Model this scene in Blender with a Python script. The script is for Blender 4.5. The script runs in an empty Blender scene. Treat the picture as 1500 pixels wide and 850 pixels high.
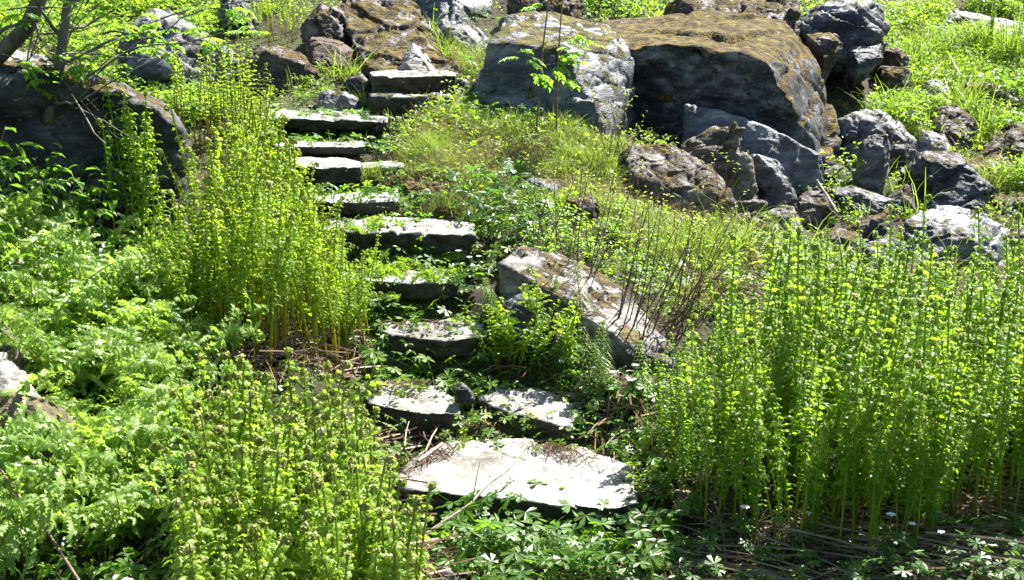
import bpy, bmesh, math, random
import numpy as np
from mathutils import Vector, Matrix

random.seed(7)
R = np.random.default_rng(11)
SC = bpy.context.scene
COL = SC.collection

# ------------------------------------------------------------------ camera
F = 1608.0
CAMZ = 1.68
P = math.atan(365.0 / F)
CP, SP = math.cos(P), math.sin(P)
CAM = np.array([0.0, 0.0, CAMZ])
cam = bpy.data.cameras.new("camera")
camo = bpy.data.objects.new("camera", cam)
COL.objects.link(camo)
camo.location = CAM
camo.rotation_euler = (math.pi / 2 - P, 0, 0)
cam.sensor_width = 36.0
cam.lens = 36.0 * F / 1500.0
cam.clip_start = 0.05
cam.clip_end = 500
SC.camera = camo


def ray(px, py):
    u = (px - 750.0) / F
    v = (425.0 - py) / F
    return np.array([u, CP + v * SP, -SP + v * CP])


def at(px, py, d):
    r = ray(px, py)
    return CAM + r * (d / r[1])


def atz(px, py, z):
    r = ray(px, py)
    return CAM + r * ((z - CAMZ) / r[2])


# ------------------------------------------------------------------ noise
def _h(i, j, k):
    n = (i * 374761393 + j * 668265263 + k * 2147483647 + 1013904223) & 0xFFFFFFFF
    n = ((n ^ (n >> 13)) * 1274126177) & 0xFFFFFFFF
    n = (n ^ (n >> 16)) & 0xFFFFFFFF
    return n.astype(np.float64) / 4294967295.0 * 2 - 1


def vnoise(p):
    p = np.asarray(p, float)
    i = np.floor(p).astype(np.int64)
    f = p - i
    f = f * f * f * (f * (f * 6 - 15) + 10)
    r = 0
    for a in (0, 1):
        for b in (0, 1):
            for c in (0, 1):
                w = (f[:, 0] if a else 1 - f[:, 0]) * (f[:, 1] if b else 1 - f[:, 1]) * (f[:, 2] if c else 1 - f[:, 2])
                r = r + w * _h(i[:, 0] + a, i[:, 1] + b, i[:, 2] + c)
    return r


def fbm(p, o=4):
    p = np.asarray(p, float)
    r = 0
    a = 1.0
    for k in range(o):
        r = r + a * vnoise(p * 2 ** k + 17.3 * k)
        a *= 0.5
    return r


def fracture(p, seed=0):
    """planar chunks: each cell of a jittered grid is a tilted flat facet, with a crack where two cells meet"""
    p = np.asarray(p, float) + seed * 7.77
    b = np.floor(p).astype(np.int64)
    d1 = np.full(len(p), 9e9)
    d2 = np.full(len(p), 9e9)
    val = np.zeros(len(p))
    for a in (-1, 0, 1):
        for c in (-1, 0, 1):
            for e in (-1, 0, 1):
                i, j, k = b[:, 0] + a, b[:, 1] + c, b[:, 2] + e
                q = np.stack([i + .5 + .48 * _h(i, j, k), j + .5 + .48 * _h(i + 71, j, k), k + .5 + .48 * _h(i, j + 53, k)], 1)
                r = p - q
                dd = (r * r).sum(1)
                t = np.stack([_h(i, j, k + 37), _h(i + 19, j + 7, k), _h(i, j + 3, k + 91)], 1)
                f = (r * t).sum(1) * 0.8 + 0.45 * _h(i + 5, j + 11, k + 13)
                m = dd < d1
                d2 = np.where(m, d1, np.minimum(d2, dd))
                val = np.where(m, f, val)
                d1 = np.where(m, dd, d1)
    return val, np.sqrt(d2) - np.sqrt(d1)


def sstep(a, b, x):
    t = np.clip((x - a) / (b - a), 0, 1)
    return t * t * (3 - 2 * t)


# ------------------------------------------------------------------ terrain
CTRL = [(0, 850, 2.93), (0, 700, 3.33), (0, 600, 3.64), (0, 450, 4.3), (0, 330, 5.2), (0, 150, 8), (0, 60, 9.5), (0, 0, 11),
        (150, 850, 3.05), (150, 700, 3.6), (150, 550, 4.35), (150, 430, 5.2), (150, 230, 7.2), (150, 60, 10.2),
        (300, 850, 3.15), (300, 700, 3.8), (300, 550, 4.55), (300, 400, 5.5), (300, 230, 7.3), (300, 120, 9.0), (300, 60, 10.3), (320, 0, 11.8),
        (450, 850, 3.25), (450, 700, 3.9), (450, 545, 4.6),
        (700, 850, 3.35), (1000, 850, 3.4), (1000, 790, 3.65), (1000, 600, 4.55), (1000, 500, 5.1), (1000, 400, 5.9), (1000, 300, 7.2), (1000, 230, 8.2),
        (850, 600, 4.5), (850, 400, 5.6), (850, 300, 6.5), (850, 200, 7.5), (720, 300, 6.35), (720, 220, 7.2), (700, 130, 8.6), (700, 60, 10.3),
        (1250, 850, 3.3), (1250, 780, 3.7), (1250, 600, 4.8), (1250, 500, 5.5), (1250, 400, 6.6), (1250, 300, 8), (1250, 200, 9.4), (1250, 100, 11.2), (1250, 0, 13.2),
        (1500, 850, 3.2), (1500, 720, 4.0), (1500, 500, 5.8), (1500, 400, 7), (1500, 300, 8.3), (1500, 200, 9.8), (1500, 100, 11.5), (1500, 0, 13.5),
        (900, 0, 12), (600, 0, 11.5), (1800, 100, 12), (1800, 400, 7.2), (1800, 750, 4.0), (-300, 100, 9), (-300, 450, 4.2), (-300, 800, 2.9)]
STEP_D = [3.86, 4.45, 4.95, 5.4, 5.85, 6.3, 6.75, 7.2, 7.7, 8.3, 8.9]
STEP_ROW = [722, 603, 495, 412, 338, 293, 243, 213, 173, 138, 108]
STEP_PX = [765, 690, 640, 590, 580, 520, 500, 470, 475, 585, 600]
STEP_P = [at(STEP_PX[i], STEP_ROW[i], STEP_D[i]) for i in range(11)]
pts = [at(*c) for c in CTRL]
for (x, y, z) in [(-14, 20, 5.0), (0, 20, 5.2), (14, 20, 5.0), (-16, 38, 13), (0, 38, 14), (18, 38, 13), (-12, 3, 2.2), (12, 3, -0.2),
                  (-10, -3, 1.2), (0, -3, -0.6), (10, -3, -0.7), (0, 1, -0.2), (14, 10, 0.8), (-12, 10, 3.2)]:
    pts.append(np.array([x, y, z], float))
for p_ in STEP_P:
    pts.append(p_ - np.array([0, 0, 0.06]))
PT = np.array(pts)


def _tps_u(r2):
    return np.where(r2 > 1e-12, 0.5 * r2 * np.log(r2 + 1e-20), 0)


n_ = len(PT)
K = _tps_u(((PT[:, None, :2] - PT[None, :, :2]) ** 2).sum(-1)) + np.eye(n_) * 0.02
A = np.zeros((n_ + 3, n_ + 3))
A[:n_, :n_] = K
A[:n_, n_] = 1
A[:n_, n_ + 1:] = PT[:, :2]
A[n_, :n_] = 1
A[n_ + 1:, :n_] = PT[:, :2].T
W = np.linalg.solve(A, np.concatenate([PT[:, 2], np.zeros(3)]))
SX = np.array([p_[0] for p_ in STEP_P])
SZ = np.array([p_[2] for p_ in STEP_P])
SD = np.array(STEP_D)


def H(x, y):
    x = np.atleast_1d(np.asarray(x, float))
    y = np.atleast_1d(np.asarray(y, float))
    out = np.zeros_like(x)
    for s in range(0, len(x), 20000):
        xs, ys = x[s:s + 20000], y[s:s + 20000]
        r2 = (xs[:, None] - PT[None, :, 0]) ** 2 + (ys[:, None] - PT[None, :, 1]) ** 2
        out[s:s + 20000] = _tps_u(r2) @ W[:n_] + W[n_] + W[n_ + 1] * xs + W[n_ + 2] * ys
    p3 = np.stack([x, y, np.zeros_like(x)], 1)
    out += 0.035 * fbm(p3 * 1.3, 4) + 0.012 * fbm(p3 * 6.0, 3)
    # stepped corridor under the slabs
    xc = np.interp(y, SD, SX)
    z = np.full_like(x, -0.16)
    for i in range(11):
        lo = -0.16 if i == 0 else SZ[i - 1] - 0.06
        z = np.where(y > SD[i] - 0.16, lo + (SZ[i] - 0.07 - lo) * sstep(SD[i] - 0.13, SD[i] + 0.06, y), z)
    w = (1 - sstep(0.38, 0.72, np.abs(x - xc - 0.02))) * sstep(3.3, 3.7, y) * (1 - sstep(8.9, 9.3, y))
    return out * (1 - w) + z * w


def Hn(x, y, e=0.08):
    gx = (H(x + e, y) - H(x - e, y)) / (2 * e)
    gy = (H(x, y + e) - H(x, y - e)) / (2 * e)
    n = np.stack([-gx, -gy, np.ones_like(gx)], 1)
    return n / np.linalg.norm(n, axis=1)[:, None]


_DD = np.concatenate([np.arange(1.6, 9, 0.04), np.arange(9, 30, 0.1)])


def ground(px, py):
    """where the line of sight through a pixel meets the hillside"""
    r = ray(px, py)
    q = CAM[None] + r[None] * (_DD / r[1])[:, None]
    hz = H(q[:, 0], q[:, 1])
    k = np.nonzero(q[:, 2] <= hz)[0]
    k = k[0] if len(k) else len(_DD) - 1
    return np.array([q[k, 0], q[k, 1], hz[k]])


_GX = np.arange(-300, 1841, 30)
_GY = np.arange(-20, 1001, 15)


def ground_many(px, py):
    """vectorised ground() on many pixels"""
    px = np.asarray(px, float)
    py = np.asarray(py, float)
    out = np.zeros((len(px), 3))
    dd = np.concatenate([np.arange(1.8, 9, 0.08), np.arange(9, 22, 0.25)])
    for s in range(0, len(px), 400):
        u = (px[s:s + 400] - 750) / F
        v = (425 - py[s:s + 400]) / F
        ry = CP + v * SP
        rz = -SP + v * CP
        Y = np.broadcast_to(dd[None], (len(u), len(dd)))
        X = (u / ry)[:, None] * dd[None]
        Z = CAMZ + (rz / ry)[:, None] * dd[None]
        hz = H(X.ravel(), Y.ravel()).reshape(X.shape)
        hit = Z <= hz
        k = np.where(hit.any(1), hit.argmax(1), len(dd) - 1)
        i = np.arange(len(u))
        k0 = np.maximum(k - 1, 0)
        a0 = (Z - hz)[i, k0]
        a1 = (Z - hz)[i, k]
        t = np.clip(a0 / (a0 - a1 + 1e-9), 0, 1)
        d = dd[k0] + (dd[k] - dd[k0]) * t
        out[s:s + 400, 0] = (u / ry) * d
        out[s:s + 400, 1] = d
    out[:, 2] = H(out[:, 0], out[:, 1])
    return out


# ------------------------------------------------------------------ object helpers
def tag(o, label=None, cat=None, group=None, kind=None):
    if label: o["label"] = label
    if cat: o["category"] = cat
    if group: o["group"] = group
    if kind: o["kind"] = kind
    return o


def link(name, me, loc=(0, 0, 0), parent=None):
    o = bpy.data.objects.new(name, me)
    o.location = loc
    COL.objects.link(o)
    if parent is not None:
        o.parent = parent
    return o


def empty(name, loc, rz=0.0):
    o = bpy.data.objects.new(name, None)
    o.empty_display_size = 0.05
    o.location = loc
    o.rotation_euler = (0, 0, rz)
    COL.objects.link(o)
    return o


class MB:
    """collects numpy verts / tris with a material index"""

    def __init__(self):
        self.v, self.f, self.m, self.n = [], [], [], 0

    def add(self, v, f, mi=0):
        v = np.asarray(v, float)
        f = np.asarray(f, np.int64)
        self.v.append(v)
        self.f.append(f + self.n)
        self.m.append(np.full(len(f), mi, np.int32))
        self.n += len(v)

    def arrays(self):
        return np.concatenate(self.v), np.concatenate(self.f), np.concatenate(self.m)

    def mesh(self, name, mats, smooth=True):
        v, f, m = self.arrays()
        return tri_mesh(name, v, f, m, mats, smooth)


def tri_mesh(name, v, f, m, mats, smooth=True):
    me = bpy.data.meshes.new(name)
    me.vertices.add(len(v))
    me.vertices.foreach_set("co", np.ascontiguousarray(v, np.float32).ravel())
    me.loops.add(len(f) * 3)
    me.loops.foreach_set("vertex_index", np.ascontiguousarray(f, np.int32).ravel())
    me.polygons.add(len(f))
    me.polygons.foreach_set("loop_start", np.arange(0, len(f) * 3, 3, dtype=np.int32))
    me.polygons.foreach_set("loop_total", np.full(len(f), 3, np.int32))
    for mt in mats:
        me.materials.append(mt)
    if m is not None:
        me.polygons.foreach_set("material_index", np.ascontiguousarray(m, np.int32))
    me.polygons.foreach_set("use_smooth", np.full(len(f), smooth, bool))
    me.update(calc_edges=True)
    return me


def tube(path, rad, sides=5):
    path = np.asarray(path, float)
    n = len(path)
    rad = np.broadcast_to(np.asarray(rad, float), (n,))
    tg = np.gradient(path, axis=0)
    tg /= np.linalg.norm(tg, axis=1)[:, None] + 1e-9
    ref = np.array([0.31, 0.94, 0.12])
    a = np.cross(tg, ref)
    a /= np.linalg.norm(a, axis=1)[:, None] + 1e-9
    b = np.cross(tg, a)
    th = np.arange(sides) / sides * 2 * math.pi
    v = path[:, None] + rad[:, None, None] * (a[:, None] * np.cos(th)[None, :, None] + b[:, None] * np.sin(th)[None, :, None])
    f = []
    for i in range(n - 1):
        for j in range(sides):
            p0, p1 = i * sides + j, i * sides + (j + 1) % sides
            f += [(p0, p1, p1 + sides), (p0, p1 + sides, p0 + sides)]
    return v.reshape(-1, 3), np.array(f)


def rotz(a):
    c, s = math.cos(a), math.sin(a)
    return np.array([[c, -s, 0], [s, c, 0], [0, 0, 1]])


def rotx(a):
    c, s = math.cos(a), math.sin(a)
    return np.array([[1, 0, 0], [0, c, -s], [0, s, c]])


def roty(a):
    c, s = math.cos(a), math.sin(a)
    return np.array([[c, 0, s], [0, 1, 0], [-s, 0, c]])


# ------------------------------------------------------------------ materials
def newmat(name):
    m = bpy.data.materials.new(name)
    m.use_nodes = True
    nt = m.node_tree
    nt.nodes.clear()
    return m, nt, nt.nodes, nt.links


def leafmat(name, c0, c1, t0, rough=0.45, tw=0.5, island=True, spec=0.4, nscale=9.0, hgrad=None):
    """thin leaf: reflecting front, glowing when lit from behind; colour varies leaf by leaf"""
    m, nt, N, L = newmat(name)
    out = N.new("ShaderNodeOutputMaterial")
    geo = N.new("ShaderNodeNewGeometry")
    oi = N.new("ShaderNodeObjectInfo")
    noi = N.new("ShaderNodeTexNoise")
    noi.inputs["Scale"].default_value = nscale
    L.new(geo.outputs["Position"], noi.inputs["Vector"])
    add = N.new("ShaderNodeMath"); add.operation = "MULTIPLY_ADD"
    L.new(geo.outputs["Random Per Island"] if island else oi.outputs["Random"], add.inputs[0])
    add.inputs[1].default_value = 0.6
    mul = N.new("ShaderNodeMath"); mul.operation = "MULTIPLY_ADD"
    L.new(noi.outputs["Fac"], mul.inputs[0]); mul.inputs[1].default_value = 1.6; mul.inputs[2].default_value = -0.6
    L.new(mul.outputs[0], add.inputs[2])
    mix = N.new("ShaderNodeMix"); mix.data_type = "RGBA"
    mix.inputs[6].default_value = (*c0, 1); mix.inputs[7].default_value = (*c1, 1)
    L.new(add.outputs[0], mix.inputs[0])
    col = mix.outputs[2]
    if hgrad:
        tc = N.new("ShaderNodeTexCoord"); sx = N.new("ShaderNodeSeparateXYZ")
        L.new(tc.outputs["Object"], sx.inputs[0])
        mr = N.new("ShaderNodeMapRange"); mr.inputs[1].default_value = hgrad[0]; mr.inputs[2].default_value = hgrad[1]
        mr.inputs[3].default_value = 1; mr.inputs[4].default_value = 0
        L.new(sx.outputs["Z"], mr.inputs[0])
        mh = N.new("ShaderNodeMix"); mh.data_type = "RGBA"
        L.new(mr.outputs[0], mh.inputs[0]); L.new(col, mh.inputs[6]); mh.inputs[7].default_value = (*hgrad[2], 1)
        col = mh.outputs[2]
    pb = N.new("ShaderNodeBsdfPrincipled")
    pb.inputs["Roughness"].default_value = rough
    pb.inputs["Specular IOR Level"].default_value = spec
    L.new(col, pb.inputs["Base Color"])
    tr = N.new("ShaderNodeBsdfTranslucent")
    tm = N.new("ShaderNodeMix"); tm.data_type = "RGBA"; tm.blend_type = "MULTIPLY"
    tm.inputs[0].default_value = 1.0
    sc_ = N.new("ShaderNodeMix"); sc_.data_type = "RGBA"; sc_.inputs[0].default_value = 0.72
    L.new(col, sc_.inputs[6]); sc_.inputs[7].default_value = (*t0, 1)
    L.new(sc_.outputs[2], tr.inputs["Color"])
    ms = N.new("ShaderNodeMixShader"); ms.inputs[0].default_value = tw
    L.new(pb.outputs[0], ms.inputs[1]); L.new(tr.outputs[0], ms.inputs[2])
    L.new(ms.outputs[0], out.inputs[0])
    return m


def ramp(N, pos_cols, interp="LINEAR"):
    r = N.new("ShaderNodeValToRGB")
    r.color_ramp.interpolation = interp
    e = r.color_ramp.elements
    while len(e) < len(pos_cols):
        e.new(0.5)
    for k, (p_, c) in enumerate(pos_cols):
        e[k].position = p_
        e[k].color = (*c, 1)
    return r


def stonemat(name, tones, moss_cols, bed=(1, 1, 1), wet=0.0, side_shade=None):
    m, nt, N, L = newmat(name)
    out = N.new("ShaderNodeOutputMaterial")
    pb = N.new("ShaderNodeBsdfPrincipled")
    tc = N.new("ShaderNodeTexCoord"); oi = N.new("ShaderNodeObjectInfo"); geo = N.new("ShaderNodeNewGeometry")
    off = N.new("ShaderNodeVectorMath"); off.operation = "MULTIPLY_ADD"
    L.new(oi.outputs["Random"], off.inputs[0]); off.inputs[1].default_value = (31, 17, 23); L.new(tc.outputs["Object"], off.inputs[2])
    v = off.outputs[0]
    mp = N.new("ShaderNodeMapping"); mp.inputs["Scale"].default_value = bed; mp.inputs["Rotation"].default_value = (0.35, -0.25, 0.4)
    L.new(v, mp.inputs["Vector"])
    n1 = N.new("ShaderNodeTexNoise"); n1.inputs["Scale"].default_value = 3.0; n1.inputs["Detail"].default_value = 9; n1.inputs["Roughness"].default_value = 0.68
    L.new(mp.outputs[0], n1.inputs["Vector"])
    r1 = ramp(N, [(0.36, tones[0]), (0.47, tones[1]), (0.56, tones[2]), (0.67, tones[3])])
    L.new(n1.outputs["Fac"], r1.inputs[0])
    # lichen blotches
    n2 = N.new("ShaderNodeTexNoise"); n2.inputs["Scale"].default_value = 11.0; n2.inputs["Detail"].default_value = 6; n2.inputs["Roughness"].default_value = 0.75
    L.new(v, n2.inputs["Vector"])
    r2 = ramp(N, [(0.50, (0, 0, 0)), (0.60, (1, 1, 1))])
    L.new(n2.outputs["Fac"], r2.inputs[0])
    mx = N.new("ShaderNodeMix"); mx.data_type = "RGBA"; L.new(r2.outputs[0], mx.inputs[0])
    L.new(r1.outputs[0], mx.inputs[6]); mx.inputs[7].default_value = (*tones[4], 1)
    mf = N.new("ShaderNodeMath"); mf.operation = "MULTIPLY"; L.new(r2.outputs[0], mf.inputs[0]); mf.inputs[1].default_value = 0.6
    L.new(mf.outputs[0], mx.inputs[0])
    n5 = N.new("ShaderNodeTexVoronoi"); n5.inputs["Scale"].default_value = 26.0
    L.new(v, n5.inputs["Vector"])
    r5 = ramp(N, [(0.10, (1, 1, 1)), (0.22, (0, 0, 0))]); L.new(n5.outputs["Distance"], r5.inputs[0])
    mf5 = N.new("ShaderNodeMath"); mf5.operation = "MULTIPLY"; L.new(r5.outputs[0], mf5.inputs[0]); L.new(n1.outputs["Fac"], mf5.inputs[1])
    mx5 = N.new("ShaderNodeMix"); mx5.data_type = "RGBA"; L.new(mf5.outputs[0], mx5.inputs[0]); L.new(mx.outputs[2], mx5.inputs[6]); mx5.inputs[7].default_value = (*tones[3], 1)
    # moss growing on the upper sides
    at_ = N.new("ShaderNodeAttribute"); at_.attribute_type = "OBJECT"; at_.attribute_name = "moss"
    sx = N.new("ShaderNodeSeparateXYZ"); L.new(geo.outputs["Normal"], sx.inputs[0])
    n3 = N.new("ShaderNodeTexNoise"); n3.inputs["Scale"].default_value = 5.5; n3.inputs["Detail"].default_value = 9; n3.inputs["Roughness"].default_value = 0.7
    L.new(v, n3.inputs["Vector"])
    a1 = N.new("ShaderNodeMath"); a1.operation = "MULTIPLY_ADD"; L.new(n3.outputs["Fac"], a1.inputs[0]); a1.inputs[1].default_value = 2.6; a1.inputs[2].default_value = -1.55
    a2 = N.new("ShaderNodeMath"); a2.operation = "MULTIPLY_ADD"; L.new(sx.outputs["Z"], a2.inputs[0]); a2.inputs[1].default_value = 0.55; L.new(a1.outputs[0], a2.inputs[2])
    a3 = N.new("ShaderNodeMath"); a3.operation = "ADD"; L.new(a2.outputs[0], a3.inputs[0]); L.new(at_.outputs["Fac"], a3.inputs[1])
    mr = N.new("ShaderNodeMapRange"); mr.interpolation_type = "SMOOTHSTEP"; mr.inputs[1].default_value = 0.46; mr.inputs[2].default_value = 0.57
    L.new(a3.outputs[0], mr.inputs[0])
    n4 = N.new("ShaderNodeTexNoise"); n4.inputs["Scale"].default_value = 14.0; n4.inputs["Detail"].default_value = 5
    L.new(v, n4.inputs["Vector"])
    r4 = ramp(N, [(0.32, moss_cols[0]), (0.5, moss_cols[1]), (0.66, moss_cols[2])])
    L.new(n4.outputs["Fac"], r4.inputs[0])
    mm = N.new("ShaderNodeMix"); mm.data_type = "RGBA"; L.new(mr.outputs[0], mm.inputs[0]); L.new(mx5.outputs[2], mm.inputs[6]); L.new(r4.outputs[0], mm.inputs[7])
    last = mm.outputs[2]
    if side_shade:  # shade painted into the colour: steep faces go near-black, broken up by noise
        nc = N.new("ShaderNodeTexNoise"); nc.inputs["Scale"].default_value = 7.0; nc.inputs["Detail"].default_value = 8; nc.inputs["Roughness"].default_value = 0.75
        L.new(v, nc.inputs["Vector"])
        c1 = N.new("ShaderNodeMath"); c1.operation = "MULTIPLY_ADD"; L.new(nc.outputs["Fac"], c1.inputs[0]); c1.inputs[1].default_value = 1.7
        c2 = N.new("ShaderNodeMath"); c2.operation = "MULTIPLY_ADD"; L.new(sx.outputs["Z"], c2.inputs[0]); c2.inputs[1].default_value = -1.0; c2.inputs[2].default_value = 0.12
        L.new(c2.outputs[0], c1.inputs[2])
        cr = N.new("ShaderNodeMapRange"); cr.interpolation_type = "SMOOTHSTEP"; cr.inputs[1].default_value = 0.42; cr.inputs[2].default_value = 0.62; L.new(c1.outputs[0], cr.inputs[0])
        rc = ramp(N, [(0.35, side_shade[0]), (0.55, side_shade[1]), (0.7, side_shade[2])]); L.new(n2.outputs["Fac"], rc.inputs[0])
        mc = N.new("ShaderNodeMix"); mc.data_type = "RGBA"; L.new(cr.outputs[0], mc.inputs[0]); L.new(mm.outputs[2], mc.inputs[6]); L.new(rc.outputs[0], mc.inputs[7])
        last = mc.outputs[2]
    L.new(last, pb.inputs["Base Color"])
    rr = N.new("ShaderNodeMapRange"); rr.inputs[3].default_value = 0.62 - wet; rr.inputs[4].default_value = 0.95; L.new(mr.outputs[0], rr.inputs[0])
    L.new(rr.outputs[0], pb.inputs["Roughness"])
    pb.inputs["Specular IOR Level"].default_value = 0.35
    # bump
    nb = N.new("ShaderNodeTexNoise"); nb.inputs["Scale"].default_value = 22.0; nb.inputs["Detail"].default_value = 8; nb.inputs["Roughness"].default_value = 0.7
    L.new(mp.outputs[0], nb.inputs["Vector"])
    b1 = N.new("ShaderNodeBump"); b1.inputs["Strength"].default_value = 0.55; b1.inputs["Distance"].default_value = 0.02
    L.new(nb.outputs["Fac"], b1.inputs["Height"])
    nm = N.new("ShaderNodeTexNoise"); nm.inputs["Scale"].default_value = 60.0; nm.inputs["Detail"].default_value = 4
    L.new(v, nm.inputs["Vector"])
    hm = N.new("ShaderNodeMath"); hm.operation = "MULTIPLY"; L.new(nm.outputs["Fac"], hm.inputs[0]); L.new(mr.outputs[0], hm.inputs[1])
    b2 = N.new("ShaderNodeBump"); b2.inputs["Strength"].default_value = 0.9; b2.inputs["Distance"].default_value = 0.025
    L.new(hm.outputs[0], b2.inputs["Height"]); L.new(b1.outputs[0], b2.inputs["Normal"])
    L.new(b2.outputs[0], pb.inputs["Normal"])
    L.new(pb.outputs[0], out.inputs[0])
    return m


MOSS_BROWN = [(0.026, 0.017, 0.006), (0.082, 0.056, 0.014), (0.17, 0.135, 0.028)]
MOSS_OLIVE = [(0.025, 0.024, 0.008), (0.085, 0.075, 0.018), (0.17, 0.16, 0.03)]
GREY = [(0.022, 0.023, 0.025), (0.07, 0.074, 0.08), (0.135, 0.14, 0.147), (0.27, 0.275, 0.28), (0.030, 0.028, 0.024)]
DARK = [(0.008, 0.0085, 0.0095), (0.032, 0.036, 0.042), (0.095, 0.106, 0.12), (0.24, 0.26, 0.28), (0.010, 0.009, 0.008)]
BLUE = [(0.025, 0.031, 0.037), (0.06, 0.072, 0.084), (0.105, 0.122, 0.137), (0.22, 0.24, 0.255), (0.022, 0.024, 0.025)]
PALE = [(0.06, 0.057, 0.05), (0.17, 0.166, 0.155), (0.28, 0.275, 0.262), (0.42, 0.41, 0.39), (0.075, 0.068, 0.052)]
M = {}
M["grey"] = stonemat("grey_gneiss", GREY, MOSS_OLIVE, (1, 1, 2.6))
M["dark"] = stonemat("dark_lichen_gneiss", DARK, MOSS_BROWN, (1, 1, 2.2))
M["blue"] = stonemat("bluish_gneiss", BLUE, MOSS_OLIVE, (1, 1, 3.5), 0.12)
M["pale"] = stonemat("pale_schist", PALE, MOSS_OLIVE, (1.0, 1.0, 4.0))
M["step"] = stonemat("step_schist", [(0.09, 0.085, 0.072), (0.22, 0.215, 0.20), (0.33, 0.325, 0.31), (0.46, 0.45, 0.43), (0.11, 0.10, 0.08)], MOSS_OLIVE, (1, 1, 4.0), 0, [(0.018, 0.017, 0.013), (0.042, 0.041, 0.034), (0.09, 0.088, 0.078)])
M["brown"] = stonemat("mossy_gneiss", [(0.018, 0.014, 0.010), (0.048, 0.040, 0.030), (0.095, 0.083, 0.068), (0.22, 0.205, 0.18), (0.03, 0.018, 0.010)], MOSS_BROWN, (1, 1, 2.2))
M["mossy"] = stonemat("grey_moss", GREY, [(0.05, 0.04, 0.022), (0.12, 0.105, 0.055), (0.22, 0.195, 0.11)], (1, 1, 2))
M["slope"] = stonemat("weathered_schist", [(0.035, 0.031, 0.026), (0.095, 0.09, 0.082), (0.19, 0.185, 0.172), (0.38, 0.37, 0.35), (0.045, 0.036, 0.025)], [(0.035, 0.027, 0.012), (0.085, 0.066, 0.026), (0.16, 0.13, 0.05)], (1, 1, 4))
M["shade"] = stonemat("shaded_gneiss", [(0.006, 0.006, 0.007), (0.02, 0.022, 0.025), (0.05, 0.055, 0.062), (0.15, 0.16, 0.17), (0.008, 0.008, 0.007)], MOSS_BROWN, (1, 1, 2.2))  # darker copy of the dark gneiss, boulder's shade put into its tones
M["root"] = stonemat("root_mat", [(0.02, 0.010, 0.008), (0.045, 0.022, 0.017), (0.08, 0.04, 0.03), (0.13, 0.075, 0.05), (0.03, 0.016, 0.01)], MOSS_OLIVE, (9, 9, 0.7))

M["fern"] = leafmat("fern_leaflets", (0.070, 0.155, 0.012), (0.15, 0.25, 0.022), (0.52, 0.80, 0.045), tw=0.56, island=False, spec=0.45)
M["fern_lit"] = leafmat("lime_fern_leaflets", (0.11, 0.20, 0.012), (0.22, 0.32, 0.025), (0.60, 0.85, 0.045), tw=0.54, island=False, spec=0.45)
M["fern_warm"] = leafmat("olive_fern_leaflets", (0.16, 0.265, 0.025), (0.29, 0.40, 0.06), (0.58, 0.82, 0.06), tw=0.53, island=False, spec=0.5)
M["fern_lacy"] = leafmat("silvery_fern_leaflets", (0.135, 0.24, 0.04), (0.28, 0.39, 0.12), (0.48, 0.75, 0.08), tw=0.5, island=False, spec=0.45, rough=0.45)
M["stalk"] = leafmat("fern_stalk", (0.16, 0.25, 0.02), (0.24, 0.34, 0.03), (0.52, 0.72, 0.05), tw=0.3, island=False, hgrad=(0.02, 0.30, (0.16, 0.085, 0.018)))
M["stalk_gold"] = leafmat("golden_fern_stalk", (0.22, 0.25, 0.02), (0.31, 0.35, 0.03), (0.66, 0.72, 0.05), tw=0.34, island=False, hgrad=(0.0, 0.30, (0.26, 0.15, 0.02)))
M["stalk_brown"] = leafmat("brown_fern_stalk", (0.16, 0.17, 0.02), (0.20, 0.20, 0.03), (0.45, 0.42, 0.04), tw=0.22, island=False, hgrad=(0.05, 0.62, (0.17, 0.07, 0.014)))
M["stalk_low"] = leafmat("orange_fern_stalk", (0.18, 0.21, 0.025), (0.24, 0.27, 0.04), (0.45, 0.48, 0.05), tw=0.25, island=False, hgrad=(0.03, 0.36, (0.20, 0.085, 0.016)))
M["crosier"] = leafmat("crosier_scales", (0.22, 0.29, 0.06), (0.38, 0.40, 0.17), (0.52, 0.62, 0.14), tw=0.40, island=False)
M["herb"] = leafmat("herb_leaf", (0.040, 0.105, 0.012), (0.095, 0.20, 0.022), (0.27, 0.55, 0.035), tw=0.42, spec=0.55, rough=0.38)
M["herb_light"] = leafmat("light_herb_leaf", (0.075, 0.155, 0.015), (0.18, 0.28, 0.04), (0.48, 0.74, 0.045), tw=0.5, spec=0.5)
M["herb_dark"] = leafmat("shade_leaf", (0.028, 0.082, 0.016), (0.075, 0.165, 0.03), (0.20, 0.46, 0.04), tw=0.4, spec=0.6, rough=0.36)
M["grass"] = leafmat("grass_blade", (0.070, 0.145, 0.014), (0.17, 0.255, 0.035), (0.42, 0.60, 0.05), tw=0.42)
M["straw"] = leafmat("dead_grass", (0.19, 0.125, 0.055), (0.42, 0.32, 0.17), (0.45, 0.34, 0.16), tw=0.25, spec=0.3)
M["litter"] = leafmat("dead_fern_stems", (0.05, 0.026, 0.013), (0.28, 0.19, 0.115), (0.26, 0.16, 0.08), tw=0.06, spec=0.4)
M["sorrel"] = leafmat("rowan_leaf", (0.080, 0.19, 0.014), (0.13, 0.26, 0.022), (0.40, 0.74, 0.04), tw=0.55)
M["twigleaf"] = leafmat("willow_leaf", (0.14, 0.20, 0.03), (0.24, 0.29, 0.06), (0.50, 0.60, 0.08), tw=0.45)
M["horsetail"] = leafmat("horsetail_branch", (0.10, 0.17, 0.03), (0.17, 0.25, 0.06), (0.38, 0.52, 0.08), tw=0.35, island=False)


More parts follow.
